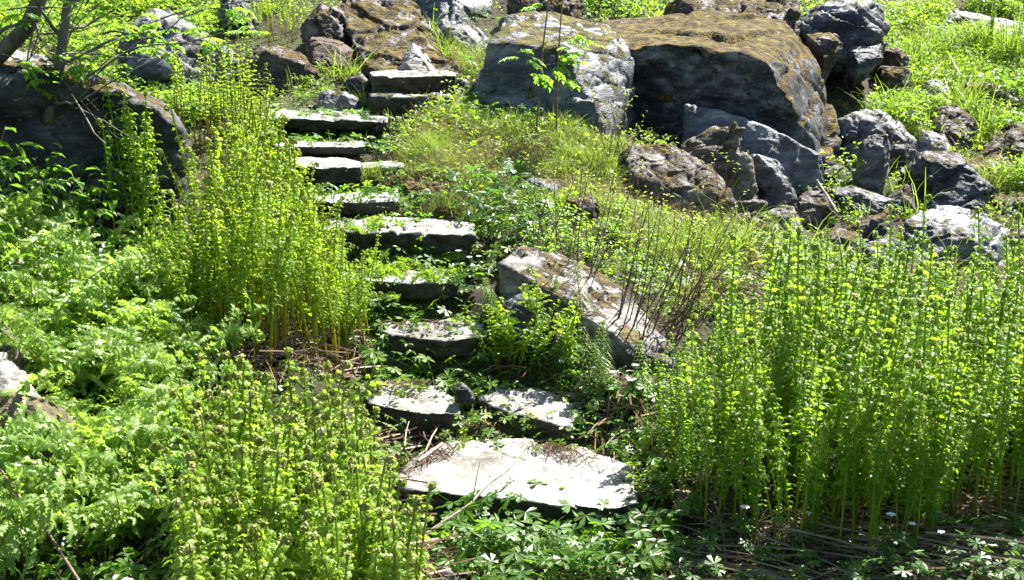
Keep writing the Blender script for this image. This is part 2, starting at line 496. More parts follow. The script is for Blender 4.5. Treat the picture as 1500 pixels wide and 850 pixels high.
def plainmat(name, c0, c1, scale=12, rough=0.8, stretch=(1, 1, 1)):
    m, nt, N, L = newmat(name)
    out = N.new("ShaderNodeOutputMaterial"); pb = N.new("ShaderNodeBsdfPrincipled")
    tc = N.new("ShaderNodeTexCoord"); mp = N.new("ShaderNodeMapping"); mp.inputs["Scale"].default_value = stretch
    n = N.new("ShaderNodeTexNoise"); n.inputs["Scale"].default_value = scale; n.inputs["Detail"].default_value = 6
    L.new(tc.outputs["Object"], mp.inputs[0]); L.new(mp.outputs[0], n.inputs["Vector"])
    r = ramp(N, [(0.35, c0), (0.65, c1)]); L.new(n.outputs["Fac"], r.inputs[0]); L.new(r.outputs[0], pb.inputs["Base Color"])
    b = N.new("ShaderNodeBump"); b.inputs["Strength"].default_value = 0.5; b.inputs["Distance"].default_value = 0.004
    L.new(n.outputs["Fac"], b.inputs["Height"]); L.new(b.outputs[0], pb.inputs["Normal"])
    pb.inputs["Roughness"].default_value = rough
    L.new(pb.outputs[0], out.inputs[0])
    return m


M["bark"] = plainmat("rowan_bark", (0.045, 0.038, 0.032), (0.16, 0.145, 0.125), 14, 0.7, (1, 1, 0.3))
M["twig"] = plainmat("brown_twig", (0.075, 0.045, 0.028), (0.20, 0.135, 0.09), 30)
M["deadtwig"] = plainmat("pale_dead_twig", (0.20, 0.16, 0.12), (0.42, 0.37, 0.30), 30)
M["petal"] = leafmat("white_petal", (0.75, 0.76, 0.74), (0.85, 0.85, 0.84), (0.8, 0.8, 0.8), tw=0.3, island=False)


def earthmat():
    m, nt, N, L = newmat("hillside_soil")
    out = N.new("ShaderNodeOutputMaterial"); pb = N.new("ShaderNodeBsdfPrincipled")
    geo = N.new("ShaderNodeNewGeometry")
    n1 = N.new("ShaderNodeTexNoise"); n1.inputs["Scale"].default_value = 1.3; n1.inputs["Detail"].default_value = 8; n1.inputs["Roughness"].default_value = 0.65
    L.new(geo.outputs["Position"], n1.inputs["Vector"])
    r1 = ramp(N, [(0.36, (0.022, 0.015, 0.009)), (0.46, (0.052, 0.036, 0.018)), (0.54, (0.048, 0.058, 0.014)), (0.66, (0.075, 0.098, 0.02))])
    L.new(n1.outputs["Fac"], r1.inputs[0])
    n2 = N.new("ShaderNodeTexNoise"); n2.inputs["Scale"].default_value = 40; n2.inputs["Detail"].default_value = 6; n2.inputs["Roughness"].default_value = 0.8
    L.new(geo.outputs["Position"], n2.inputs["Vector"])
    r2 = ramp(N, [(0.4, (0.35, 0.35, 0.35)), (0.62, (1.5, 1.4, 1.2))]); L.new(n2.outputs["Fac"], r2.inputs[0])
    mm = N.new("ShaderNodeMix"); mm.data_type = "RGBA"; mm.blend_type = "MULTIPLY"; mm.inputs[0].default_value = 1
    L.new(r1.outputs[0], mm.inputs[6]); L.new(r2.outputs[0], mm.inputs[7]); L.new(mm.outputs[2], pb.inputs["Base Color"])
    b = N.new("ShaderNodeBump"); b.inputs["Strength"].default_value = 1.0; b.inputs["Distance"].default_value = 0.03
    L.new(n2.outputs["Fac"], b.inputs["Height"]); L.new(b.outputs[0], pb.inputs["Normal"])
    pb.inputs["Roughness"].default_value = 0.95
    L.new(pb.outputs[0], out.inputs[0])
    return m


M["earth"] = earthmat()

# ------------------------------------------------------------------ hillside
ys = np.concatenate([np.arange(-4, 2, 0.25), np.arange(2, 9.5, 0.05), np.arange(9.5, 15, 0.12), np.arange(15, 42, 0.6)])
xs = np.concatenate([np.arange(-20, -4, 0.4), np.arange(-4, 5, 0.05), np.arange(5, 22, 0.4)])
XX, YY = np.meshgrid(xs, ys)
ZZ = H(XX.ravel(), YY.ravel())
gv = np.stack([XX.ravel(), YY.ravel(), ZZ], 1)
nx = len(xs)
ii = (np.arange(len(ys) - 1)[:, None] * nx + np.arange(nx - 1)[None]).ravel()
gf = np.concatenate([np.stack([ii, ii + 1, ii + nx + 1], 1), np.stack([ii, ii + nx + 1, ii + nx], 1)])
tag(link("hillside", tri_mesh("hillside", gv, gf, None, [M["earth"]])), "steep overgrown hillside of dark soil under the plants", kind="structure")

# ------------------------------------------------------------------ rocks
ROCK_CELLS = set()


def occupy(v):
    hz = H(v[:, 0], v[:, 1])
    k = v[:, 2] > hz + 0.02
    for a, b in np.unique(np.floor(v[k][:, :2] / 0.06).astype(int), axis=0):
        ROCK_CELLS.add((int(a), int(b)))


def on_rock(x, y):
    return np.array([(int(a), int(b)) in ROCK_CELLS for a, b in zip(np.floor(x / 0.06), np.floor(y / 0.06))], bool)


def solid(name, P3, mat, label, moss=0.2, cat="rock", chips=6, rough=1.0, bed=0.5, seed=0, vox=None, group=None, chip=(0.70, 0.93), frac=1.0):
    """angular boulder: convex body from its corner points, chipped by planes, re-meshed and weathered along its bedding"""
    rng = np.random.default_rng(seed + 100)
    P3 = np.asarray(P3, float)
    c = P3.mean(0)
    base = np.array([c[0], c[1], P3[:, 2].min()])
    bm = bmesh.new()
    for q in P3:
        bm.verts.new(q - base)
    bmesh.ops.convex_hull(bm, input=bm.verts)
    size = np.ptp(P3, axis=0)
    S = float(np.sort(size)[1])
    for k in range(chips):
        d = rng.normal(size=3)
        d[2] = abs(d[2]) * 0.7
        d /= np.linalg.norm(d)
        vv = np.array([v.co[:] for v in bm.verts])
        if len(vv) < 6:
            break
        cc = vv.mean(0)
        s = ((vv - cc) @ d).max()
        pc = cc + d * s * rng.uniform(*chip)
        bmesh.ops.bisect_plane(bm, geom=bm.verts[:] + bm.edges[:] + bm.faces[:], plane_co=pc, plane_no=d, clear_outer=True)
        bmesh.ops.convex_hull(bm, input=bm.verts)
    g = [e for e in bm.verts if not e.link_faces]
    if g:
        bmesh.ops.delete(bm, geom=g, context="VERTS")
    bmesh.ops.recalc_face_normals(bm, faces=bm.faces)
    me0 = bpy.data.meshes.new("tmp")
    bm.to_mesh(me0)
    bm.free()
    ob = bpy.data.objects.new("tmp", me0)
    COL.objects.link(ob)
    md = ob.modifiers.new("r", "REMESH")
    md.mode = "VOXEL"
    md.voxel_size = vox or max(0.008, S / (64.0 if S > 0.45 else 46.0))
    dg = bpy.context.evaluated_depsgraph_get()
    me = bpy.data.meshes.new_from_object(ob.evaluated_get(dg))
    bpy.data.objects.remove(ob)
    bpy.data.meshes.remove(me0)
    n = len(me.vertices)
    co = np.zeros(n * 3, np.float32); me.vertices.foreach_get("co", co); co = co.reshape(-1, 3).astype(float)
    no = np.zeros(n * 3, np.float32); me.vertices.foreach_get("normal", no); no = no.reshape(-1, 3).astype(float)
    o = rng.uniform(0, 90, 3)
    q = co / S
    d1 = fbm(q * 1.7 + o, 3) * 0.045
    rid = np.abs(fbm(q * 3.6 + o * 1.3, 4))
    d2 = -(1 - sstep(0.0, 0.16, rid)) * 0.030
    bd = rng.normal(size=3) * np.array([0.35, 0.35, 0]) + np.array([0.25, -0.3, 1.0])
    bd /= np.linalg.norm(bd)
    t = (q @ bd) * 6.5 + fbm(q * 1.4 + o, 3) * 0.7
    fr = t - np.floor(t)
    d3 = ((fr - 0.5) * 0.045 - np.exp(-((fr - 0.03) / 0.05) ** 2) * 0.03) * (0.35 + 0.65 * sstep(-0.3, 0.5, vnoise(q * 2.2 + o))) * bed
    d4 = fbm(q * 9 + o, 3) * 0.011
    Rb = np.array(Matrix.Rotation(rng.uniform(-.5, .5), 3, "X") @ Matrix.Rotation(rng.uniform(-.5, .5), 3, "Y"))
    qs = (q @ Rb.T) * np.array([1, 1, 1.9])
    f1, e1 = fracture(qs * 1.8 + o, 1)
    f2, e2 = fracture(qs * 7.0 + o, 2)
    d5 = f1 * 0.056 - (1 - sstep(0, .06, e1)) * .018 + f2 * 0.009 - (1 - sstep(0, .10, e2)) * .004
    co = co + no * ((d1 * .3 + d2 * rough * .5 + d3 + d4 * rough + d5 * frac) * S * rough)[:, None]
    me.vertices.foreach_set("co", co.astype(np.float32).ravel())
    me.polygons.foreach_set("use_smooth", np.ones(len(me.polygons), bool))
    me.materials.clear()
    me.materials.append(M[mat])
    me.name = name
    me.update()
    ob = link(name, me, base)
    ob["moss"] = float(moss) + (0.13 if mat == "brown" else 0.0)
    tag(ob, label, cat, group)
    occupy(co + base)
    return ob


def rock(outline, label, mat="grey", d=None, thick=None, tilt=0.5, moss=0.2, name="boulder", cat="boulder", sink=0.2, seed=0, **kw):
    """boulder with this outline seen from the path; its own distance, depth and a buried foot"""
    O = np.array(outline, float)
    y0, y1 = O[:, 1].min(), O[:, 1].max()
    if d is None:
        d = ground(O[:, 0].mean(), y1 - 0.1 * (y1 - y0))[1]
    w = np.ptp(O[:, 0]) * d / F
    hh = (y1 - y0) * d / F
    if thick is None:
        thick = 0.75 * max(w, hh)
    c = np.array([O[:, 0].mean(), y0 + 0.62 * (y1 - y0)])
    pts = []
    for (x, y) in O:
        f = (y1 - y) / (y1 - y0)
        pts.append(at(x, y, d + tilt * thick * f))
        q = c + (np.array([x, y]) - c) * 0.66
        pts.append(at(q[0], q[1], d - 0.22 * thick + tilt * thick * f * 0.6))
        q = c + (np.array([x, y]) - c) * 0.78
        pts.append(at(q[0], q[1], d + thick * (0.75 + 0.2 * f)))
        if f < 0.35:
            b = at(x, y, d) - np.array([0, 0, sink])
            pts.append(b)
            pts.append(b + np.array([0, thick * 0.8, 0]))
    return solid(name, pts, mat, label, moss, cat, seed=seed, **kw)


def hull(pts, label, mat="grey", moss=0.2, name="boulder", cat="boulder", seed=0, **kw):
    return solid(name, [at(*p_) for p_ in pts], mat, label, moss, cat, seed=seed, **kw)


# two great blocks above the steps
hull([(735, 30, 8.5), (800, 14, 9.0), (885, 36, 8.9), (922, 66, 8.4), (928, 98, 8.3), (718, 66, 8.05), (745, 62, 7.95), (830, 74, 7.75), (895, 205, 7.55),
      (850, 205, 7.5), (800, 195, 7.7), (690, 190, 8.0), (702, 120, 8.05), (925, 200, 8.4), (930, 200, 9.2), (690, 190, 9.2), (915, 60, 9.1), (740, 30, 9.2)],
     "large square grey boulder with mossy top shading the grass beside the upper steps", "blue", 0.34, seed=3, chips=0, rough=0.8, frac=.55)
hull([(876, 74, 8.55), (960, 64, 8.35), (1080, 70, 8.2), (1128, 88, 8.1), (1160, 150, 8.15), (1180, 235, 8.35), (893, 185, 8.68), (1000, 205, 8.55), (1100, 245, 8.38),
      (1215, 245, 8.5), (1228, 262, 8.8), (880, 28, 9.7), (985, 20, 9.9), (1145, 24, 9.5), (1172, 46, 9.2), (1205, 95, 9.1), (1228, 190, 9.0), (890, 210, 9.9), (1220, 250, 10)],
     "biggest dark boulder with a flat mossy top and golden moss down its right flank", "dark", 0.54, seed=5, chips=0, rough=0.75, frac=.8)
hull([(1003, 152, 8.05), (1062, 164, 7.95), (1150, 196, 7.9), (1200, 226, 7.95), (1210, 275, 8.0), (1085, 300, 7.6), (1000, 215, 7.9), (1003, 240, 7.9), (1003, 160, 8.6), (1200, 230, 8.6), (1200, 290, 8.6), (1000, 280, 8.6)],
     "smooth bluish rock tucked under the overhang of the biggest boulder", "blue", -0.4, seed=6, chips=0, rough=0.5, bed=0.3)
hull([(1035, 192, 7.5), (1072, 180, 7.45), (1100, 235, 7.3), (1112, 300, 7.2), (1060, 320, 7.1), (965, 262, 7.3), (940, 285, 7.3), (1000, 208, 7.5), (1075, 185, 7.9), (1110, 310, 8.0), (950, 300, 8.0), (1000, 330, 7.1)],
     "pointed mossy rock with a pale right edge in front of the biggest boulder", "brown", 0.12, seed=8, chips=1)
rock([(905, 215), (985, 205), (1030, 235), (1090, 300), (1070, 330), (960, 300), (905, 270)], "low mossy rock at the end of the grassy mound left of the pointed rock", "brown", d=7.0, thick=.5, moss=.2, seed=9)
rock([(1100, 215), (1128, 224), (1168, 282), (1176, 316), (1110, 322), (1098, 270)], "narrow leaning rock right beside the pointed mossy rock", "grey", d=7.5, thick=.4, moss=.1, seed=10)
# boulder by the lower steps
hull([(728, 380, 5.22), (752, 360, 5.4), (820, 370, 5.6), (880, 398, 5.5), (940, 450, 5.25), (985, 505, 4.95), (985, 535, 4.8), (945, 520, 4.82), (880, 480, 4.95), (800, 418, 5.12), (745, 392, 5.2),
      (738, 500, 5.2), (800, 560, 5.08), (880, 590, 4.95), (960, 595, 4.8), (820, 390, 5.9), (960, 490, 5.4), (735, 420, 5.9), (985, 600, 4.95)],
     "long pale stone sloping down to the right beside the lower steps", "slope", 0.24, seed=12, chips=0, frac=.5, rough=0.85, chip=(.9, .97))
rock([(738, 440), (770, 425), (800, 450), (790, 500), (735, 500)], "dark broken stone against the left end of the long pale stone", "dark", d=5.0, thick=.3, moss=0, seed=13)
# left bank
hull([(-80, 72, 5.4), (40, 92, 5.45), (140, 128, 5.5), (225, 158, 5.55), (268, 188, 5.62), (275, 215, 5.72), (268, 260, 5.8), (250, 340, 5.85), (205, 450, 5.75), (110, 465, 5.6), (-80, 450, 5.4),
      (-80, 60, 6.6), (60, 85, 6.6), (160, 120, 6.7), (240, 160, 6.6), (272, 200, 6.4), (260, 340, 6.9), (-80, 440, 7.2)],
     "big dark shaded boulder with a mossy crest under the rowan tree", "shade", 0.34, seed=14, chips=0, rough=.7)
rock([(-40, 60), (20, 68), (62, 85), (58, 105), (-40, 110)], "light grey rock at the far left behind the rowan trunk", "pale", d=5.95, thick=.5, moss=-.1, seed=15)
rock([(178, 40), (205, 12), (250, 18), (322, 45), (346, 95), (330, 120), (180, 120)], "grey rounded boulder behind the rowan leaves at upper left", "grey", d=8.6, thick=1.0, moss=-.05, seed=16)
rock([(-70, 470), (5, 462), (28, 500), (22, 535), (-70, 540)], "small brown crusted rock at the left edge above the sunlit white one", "brown", d=3.75, thick=.3, moss=.1, seed=17)
rock([(-60, 528), (12, 522), (38, 550), (42, 580), (-60, 588)], "white sunlit rock at the left edge among ferns", "pale", d=3.55, thick=.3, moss=-.4, seed=18)
rock([(-60, 560), (10, 548), (62, 570), (95, 606), (96, 655), (-60, 690)], "round rock thickly covered in grey brown moss at the left edge", "mossy", d=3.3, thick=.35, moss=.9, seed=19, rough=.6)
# rocks at the head of the steps
rock([(345, 85), (380, 62), (440, 80), (480, 118), (470, 140), (360, 140)], "low brown mossy rock between fern tops and the upper steps", "brown", d=8.7, thick=.6, moss=.25, seed=20)
rock([(318, -10), (376, -10), (372, 28), (322, 34)], "dark block at the top edge left of the small fern tuft", "dark", d=10.6, thick=.6, moss=0, seed=21)
rock([(442, 62), (462, 50), (490, 52), (520, 72), (516, 105), (446, 98)], "square block hung with dark red brown roots above the steps", "root", d=9.2, thick=.6, moss=-.2, seed=22, rough=.6)
rock([(443, 12), (470, 2), (500, 20), (526, 66), (500, 72), (446, 55)], "leaning slab with golden moss left of the wet rock", "brown", d=9.7, thick=.7, moss=.2, seed=23)
hull([(496, -15, 10.6), (560, -20, 10.8), (585, 5, 10.3), (630, 62, 9.6), (668, 108, 9.1), (640, 118, 9.0), (545, 108, 9.0), (520, 70, 9.4), (500, 20, 9.9), (660, 120, 10), (520, 110, 10), (600, -10, 11)],
     "big sloping brown mossy rock with a wet shining streak at the head of the steps", "brown", 0.3, seed=24, chips=2, rough=1.1, chip=(.9, .97))
rock([(590, 72), (604, 58), (622, 82), (648, 112), (600, 114), (580, 100)], "pale shining wet rock rib just above the top step", "pale", d=8.95, thick=.3, tilt=1.2, moss=-.05, seed=25)
rock([(596, -25), (660, -40), (724, -20), (720, 42), (700, 48), (610, 42)], "large plain grey block at the top edge between the wet rock and square boulder", "blue", d=10.9, thick=1.2, moss=-.4, seed=26, rough=.6)
rock([(622, 68), (646, 30), (690, 34), (716, 58), (718, 88), (625, 86)], "dark rounded boulder in the hollow below the large plain grey block", "grey", d=10.0, thick=.7, moss=-.3, seed=27)
rock([(632, 98), (660, 88), (690, 100), (700, 120), (640, 124)], "small mossy rock in grass right of the top step", "brown", d=9.3, thick=.4, moss=.25, seed=28)
rock([(742, -10), (800, -20), (850, -12), (868, 22), (800, 26), (745, 20)], "yellow mossy slab behind the square grey boulder", "brown", d=10.6, thick=.6, moss=.35, seed=29)
# rocks behind and right of the biggest boulder
rock([(968, 8), (1010, -8), (1110, -6), (1180, 6), (1178, 30), (970, 28)], "flat moss topped slab lying behind the biggest boulder", "brown", d=10.2, thick=.8, moss=.25, seed=30)
rock([(1150, 25), (1180, 2), (1235, -2), (1290, 4), (1298, 40), (1292, 66), (1245, 82), (1190, 70)], "dark stepped outcrop right behind the biggest boulder", "dark", d=10.4, thick=.9, moss=.05, seed=31, bed=1.4)
rock([(1180, 50), (1225, 45), (1236, 72), (1205, 92)], "small mossy ledge between the stepped outcrop and the golden moss flank", "brown", d=9.6, thick=.5, moss=.25, seed=32)
rock([(1240, 70), (1292, 62), (1296, 85), (1250, 100)], "grey stone under the stepped outcrop by the green slope", "dark", d=10.1, thick=.4, moss=0, seed=33)
rock([(1218, 175), (1240, 158), (1290, 160), (1346, 205), (1344, 232), (1300, 232), (1228, 222)], "mossy grey rock on the edge of the green slope right of the biggest boulder", "grey", d=8.9, thick=.7, moss=.15, seed=34)
rock([(1260, 204), (1280, 194), (1302, 198), (1306, 226), (1286, 284), (1255, 284)], "upright narrow grey block standing among the scree", "grey", d=8.2, thick=.3, tilt=.1, moss=.0, seed=35, chips=2)
rock([(1318, 240), (1345, 222), (1392, 226), (1432, 234), (1456, 276), (1450, 308), (1330, 308)], "broad dark faced rock with pale mossy rim right of the upright block", "dark", d=8.1, thick=.6, moss=.12, seed=36)
hull([(1328, 325, 7.35), (1372, 294, 7.6), (1420, 300, 7.6), (1470, 326, 7.5), (1482, 360, 7.3), (1470, 400, 7.1), (1330, 400, 7.0), (1420, 345, 7.1), (1480, 400, 7.9), (1330, 400, 7.9), (1390, 300, 8.0)],
     "pale grey boulder with orange brown moss half over it behind tall ferns", "blue", 0.06, seed=37, chips=2, chip=(.9, .97))
rock([(1232, 345), (1270, 318), (1312, 300), (1332, 326), (1326, 360), (1240, 362)], "mossy rock wedged left of the orange mossed pale boulder", "brown", d=7.3, thick=.4, moss=.25, seed=38)
rock([(1200, 282), (1250, 272), (1320, 292), (1300, 318), (1210, 316)], "dark flat rock beneath the upright narrow block", "dark", d=7.8, thick=.4, moss=0, seed=39)
rock([(1160, 290), (1195, 268), (1240, 310), (1235, 355), (1160, 350)], "dark rock with brown moss behind the fern tips", "brown", d=7.4, thick=.4, moss=.1, seed=40)
rock([(1130, 300), (1160, 296), (1180, 350), (1120, 352)], "small shaded stone between the leaning rock and fern tips", "grey", d=7.2, thick=.3, moss=.1, seed=41)
rock([(1476, 330), (1540, 320), (1560, 400), (1480, 400)], "brown rock cut by the right edge beside the orange mossed boulder", "brown", d=7.4, thick=.5, moss=.2, seed=42)
rock([(1440, 290), (1500, 282), (1540, 330), (1450, 325)], "flat mossy rock at the right edge under the slope", "brown", d=8.1, thick=.5, moss=.2, seed=43)
rock([(1370, 38), (1396, 10), (1440, 20), (1500, 36), (1560, 50), (1560, 66), (1440, 60), (1376, 48)], "long dark slab lying on the bright slope at upper right", "grey", d=12.3, thick=1.0, moss=-.35, seed=44, rough=.7)
rock([(1368, 44), (1392, 28), (1410, 50), (1372, 56)], "small dark stone at the left end of the long slab", "dark", d=12.1, thick=.4, moss=-.2, seed=45)
rock([(1350, 122), (1375, 115), (1394, 138), (1385, 158), (1352, 156)], "squat grey stone in leaves halfway up the green slope", "grey", d=10.2, thick=.4, moss=.05, seed=46)
rock([(1404, 118), (1450, 118), (1500, 148), (1490, 160), (1420, 142)], "dry mossy ledge in the green slope below the long slab", "brown", d=10.2, thick=.5, moss=.25, seed=47)
rock([(1362, 162), (1400, 152), (1432, 172), (1430, 204), (1372, 200)], "brown rock under overhanging leaves on the green slope", "brown", d=9.4, thick=.5, moss=.2, seed=48)
rock([(1436, 200), (1490, 182), (1540, 200), (1540, 230), (1440, 226)], "rounded brown rock at the right edge of the green slope", "brown", d=9.2, thick=.5, moss=.15, seed=49)
rock([(1290, 68), (1316, 70), (1330, 84), (1322, 98), (1288, 98)], "small mossy stone at the foot of the stepped outcrop", "brown", d=10.8, thick=.4, moss=.3, seed=50)
rock([(1290, 98), (1330, 98), (1338, 108), (1292, 112)], "thin mossy ledge right of the golden moss flank", "brown", d=10.3, thick=.4, moss=.25, seed=51)
rock([(1345, 190), (1385, 196), (1395, 222), (1348, 216)], "pale dry stone above the broad dark faced rock", "pale", d=9.0, thick=.4, moss=.2, seed=52)
rock([(1205, 250), (1240, 232), (1262, 262), (1255, 300), (1210, 296)], "shadowed angular stone filling the gap left of the upright narrow block", "dark", d=8.3, thick=.5, moss=.1, seed=91)
rock([(1300, 285), (1330, 262), (1350, 300), (1345, 330), (1302, 326)], "wedge shaped stone between the upright block and the broad dark faced rock", "brown", d=7.9, thick=.4, moss=.15, seed=92)
rock([(1165, 345), (1215, 330), (1262, 345), (1255, 392), (1170, 390)], "mossy ledge just behind the fern tips below the flat dark rock", "brown", d=6.9, thick=.5, moss=.25, seed=93)
rock([(1258, 358), (1300, 345), (1335, 360), (1335, 402), (1262, 402)], "grey stone in front of the orange mossed pale boulder's left foot", "grey", d=6.8, thick=.4, moss=.2, seed=94)
rock([(1060, 318), (1105, 306), (1150, 330), (1150, 372), (1065, 368)], "low broken ledge below the pointed mossy rock", "brown", d=6.9, thick=.5, moss=.2, seed=95)
rock([(1395, 240), (1460, 226), (1510, 250), (1500, 290), (1440, 280)], "layered mossy rock behind the broad dark faced rock at the right", "brown", d=8.7, thick=.6, moss=.2, seed=96)
# stones half buried in the mound
rock([(756, 268), (775, 256), (815, 266), (820, 296), (762, 296)], "half buried grey stone in the grassy mound", "grey", d=6.6, thick=.25, moss=.1, seed=53, sink=.08)
rock([(830, 292), (866, 284), (880, 304), (836, 312)], "low flat stone in dry grass below the half buried grey stone", "brown", d=6.3, thick=.2, moss=.2, seed=54, sink=.06)
rock([(560, 272), (600, 262), (690, 268), (700, 300), (640, 306)], "moss and grass covered stone at the right end of a middle step", "brown", d=6.5, thick=.3, moss=.4, seed=55)
# loose stones on the treads
rock([(640, 470), (652, 465), (668, 470), (668, 482), (642, 482)], "small white stone lying on the third step", "pale", d=5.1, thick=.07, moss=-.6, name="stone", cat="stone", seed=56, sink=0.01, vox=.004)
rock([(662, 572), (676, 560), (690, 566), (694, 584), (668, 588)], "small dark grey stone resting between the two slabs of the second step", "dark", d=4.5, thick=.08, moss=-.6, name="stone", cat="stone", seed=57, sink=0.01, vox=.004)
rock([(585, 120), (608, 111), (632, 122), (632, 132), (585, 132)], "rounded stone standing against the riser of the top step", "dark", d=8.65, thick=.2, moss=-.1, name="stone", cat="stone", seed=58)
rock([(546, 132), (566, 126), (582, 132), (578, 140), (550, 140)], "round pale stone lying on the second highest step", "pale", d=8.4, thick=.12, moss=-.3, name="stone", cat="stone", seed=59)
rock([(635, 838), (660, 826), (672, 838), (670, 856), (640, 860)], "grey stone in dead stems at the bottom edge of the picture", "grey", d=3.32, thick=.1, moss=-.4, name="stone", cat="stone", seed=60)
rock([(668, 118), (676, 112), (688, 118), (686, 130), (668, 130)], "dark pebble stone at the right end of the top step", "dark", d=8.9, thick=.12, moss=-.2, name="stone", cat="stone", seed=61)
rock([(455, 140), (478, 130), (510, 134), (528, 148), (500, 156), (460, 154)], "tilted grey stone at the left of the grassy upper landing", "grey", d=8.2, thick=.2, moss=.0, name="stone", cat="stone", seed=62)
rock([(502, 112), (530, 106), (542, 120), (538, 136), (510, 134)], "dark stone at the left end of the top step", "dark", d=8.8, thick=.2, moss=.1, name="stone", cat="stone", seed=63)


# ------------------------------------------------------------------ stone steps
def slab(outline, i, label, thick=0.15, mat="step", moss=-0.12, up=0.02, seed=0, dz=0.0, **kw):
    """flat step stone: outline of its tread as seen, on the step's level"""
    O = np.array(outline, float)
    yf = O[:, 1].max()
    zf = SZ[i] + dz
    pts = []
    for (x, y) in O:
        p_ = atz(x, y, zf + up * (yf - y) / max(6.0, np.ptp(O[:, 1])))
        p_[1] = min(p_[1], STEP_D[i] + 0.62)
        pts.append(p_)
    pts = np.array(pts)
    lo = pts - np.array([0, 0, thick])
    c = lo.mean(0)
    lo = c + (lo - c) * np.array([0.96, 0.90, 1])
    lo[:, 1] += 0.01
    back = pts.copy()
    back = back[back[:, 1] > np.median(back[:, 1])] + np.array([0, 0.10, -0.02])
    kw.setdefault("vox", 0.011)
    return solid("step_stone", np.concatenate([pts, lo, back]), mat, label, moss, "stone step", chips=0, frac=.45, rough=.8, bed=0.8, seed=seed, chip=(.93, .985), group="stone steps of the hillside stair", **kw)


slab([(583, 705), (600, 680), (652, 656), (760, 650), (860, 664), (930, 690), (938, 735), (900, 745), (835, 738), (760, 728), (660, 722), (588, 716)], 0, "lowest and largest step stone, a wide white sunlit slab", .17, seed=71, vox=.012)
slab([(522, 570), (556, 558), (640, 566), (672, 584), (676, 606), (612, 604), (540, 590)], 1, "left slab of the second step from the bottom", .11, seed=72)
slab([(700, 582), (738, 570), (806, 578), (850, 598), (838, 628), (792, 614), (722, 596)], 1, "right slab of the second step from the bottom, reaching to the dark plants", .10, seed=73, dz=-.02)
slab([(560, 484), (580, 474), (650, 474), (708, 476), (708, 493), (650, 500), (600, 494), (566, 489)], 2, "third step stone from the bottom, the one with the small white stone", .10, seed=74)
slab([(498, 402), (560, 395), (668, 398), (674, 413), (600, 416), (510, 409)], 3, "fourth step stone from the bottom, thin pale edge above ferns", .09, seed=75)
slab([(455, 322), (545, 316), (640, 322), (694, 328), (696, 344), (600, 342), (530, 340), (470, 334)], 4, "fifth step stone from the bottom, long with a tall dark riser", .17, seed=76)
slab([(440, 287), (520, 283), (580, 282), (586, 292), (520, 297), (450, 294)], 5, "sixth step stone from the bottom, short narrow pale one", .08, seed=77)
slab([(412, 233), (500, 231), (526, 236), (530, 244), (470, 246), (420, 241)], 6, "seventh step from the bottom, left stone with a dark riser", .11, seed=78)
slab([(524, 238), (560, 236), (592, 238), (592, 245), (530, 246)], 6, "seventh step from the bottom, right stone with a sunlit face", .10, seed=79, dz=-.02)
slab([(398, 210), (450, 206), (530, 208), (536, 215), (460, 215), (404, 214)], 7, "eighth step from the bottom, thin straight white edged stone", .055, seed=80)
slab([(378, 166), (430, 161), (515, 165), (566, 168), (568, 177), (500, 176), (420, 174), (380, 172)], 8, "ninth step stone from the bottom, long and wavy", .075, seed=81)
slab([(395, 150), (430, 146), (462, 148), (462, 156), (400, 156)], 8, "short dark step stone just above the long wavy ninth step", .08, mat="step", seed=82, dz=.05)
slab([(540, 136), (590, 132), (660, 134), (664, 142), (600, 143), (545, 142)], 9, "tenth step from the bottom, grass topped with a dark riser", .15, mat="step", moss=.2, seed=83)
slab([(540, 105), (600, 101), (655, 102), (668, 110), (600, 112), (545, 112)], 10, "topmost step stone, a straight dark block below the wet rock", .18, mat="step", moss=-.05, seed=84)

# ------------------------------------------------------------------ light
w = bpy.data.worlds.new("World")
SC.world = w
w.use_nodes = True
nt = w.node_tree
bg = nt.nodes["Background"]
sky = nt.nodes.new("ShaderNodeTexSky")
sky.sky_type = "NISHITA"
sky.sun_disc = False
AZ, EL = math.radians(39), math.radians(52)
sky.sun_elevation = EL
sky.sun_rotation = AZ
nt.links.new(sky.outputs[0], bg.inputs[0])
bg.inputs[1].default_value = 0.05
sl = bpy.data.lights.new("sun", "SUN")
sl.energy = 5.0
sl.angle = math.radians(0.5)
sl.color = (1.0, 0.95, 0.87)
so = bpy.data.objects.new("sun", sl)
COL.objects.link(so)
sv = Vector((math.sin(AZ) * math.cos(EL), math.cos(AZ) * math.cos(EL), math.sin(EL)))
so.rotation_euler = sv.to_track_quat("Z", "Y").to_euler()
so.location = (6, 8, 12)
SC.view_settings.view_transform = "Standard"
SC.view_settings.look = "None"
SC.view_settings.gamma = 1
SC.view_settings.exposure = 2.0
SC.cycles.max_bounces = 7
SC.cycles.diffuse_bounces = 3
SC.cycles.transmission_bounces = 5
SC.cycles.use_denoising = True

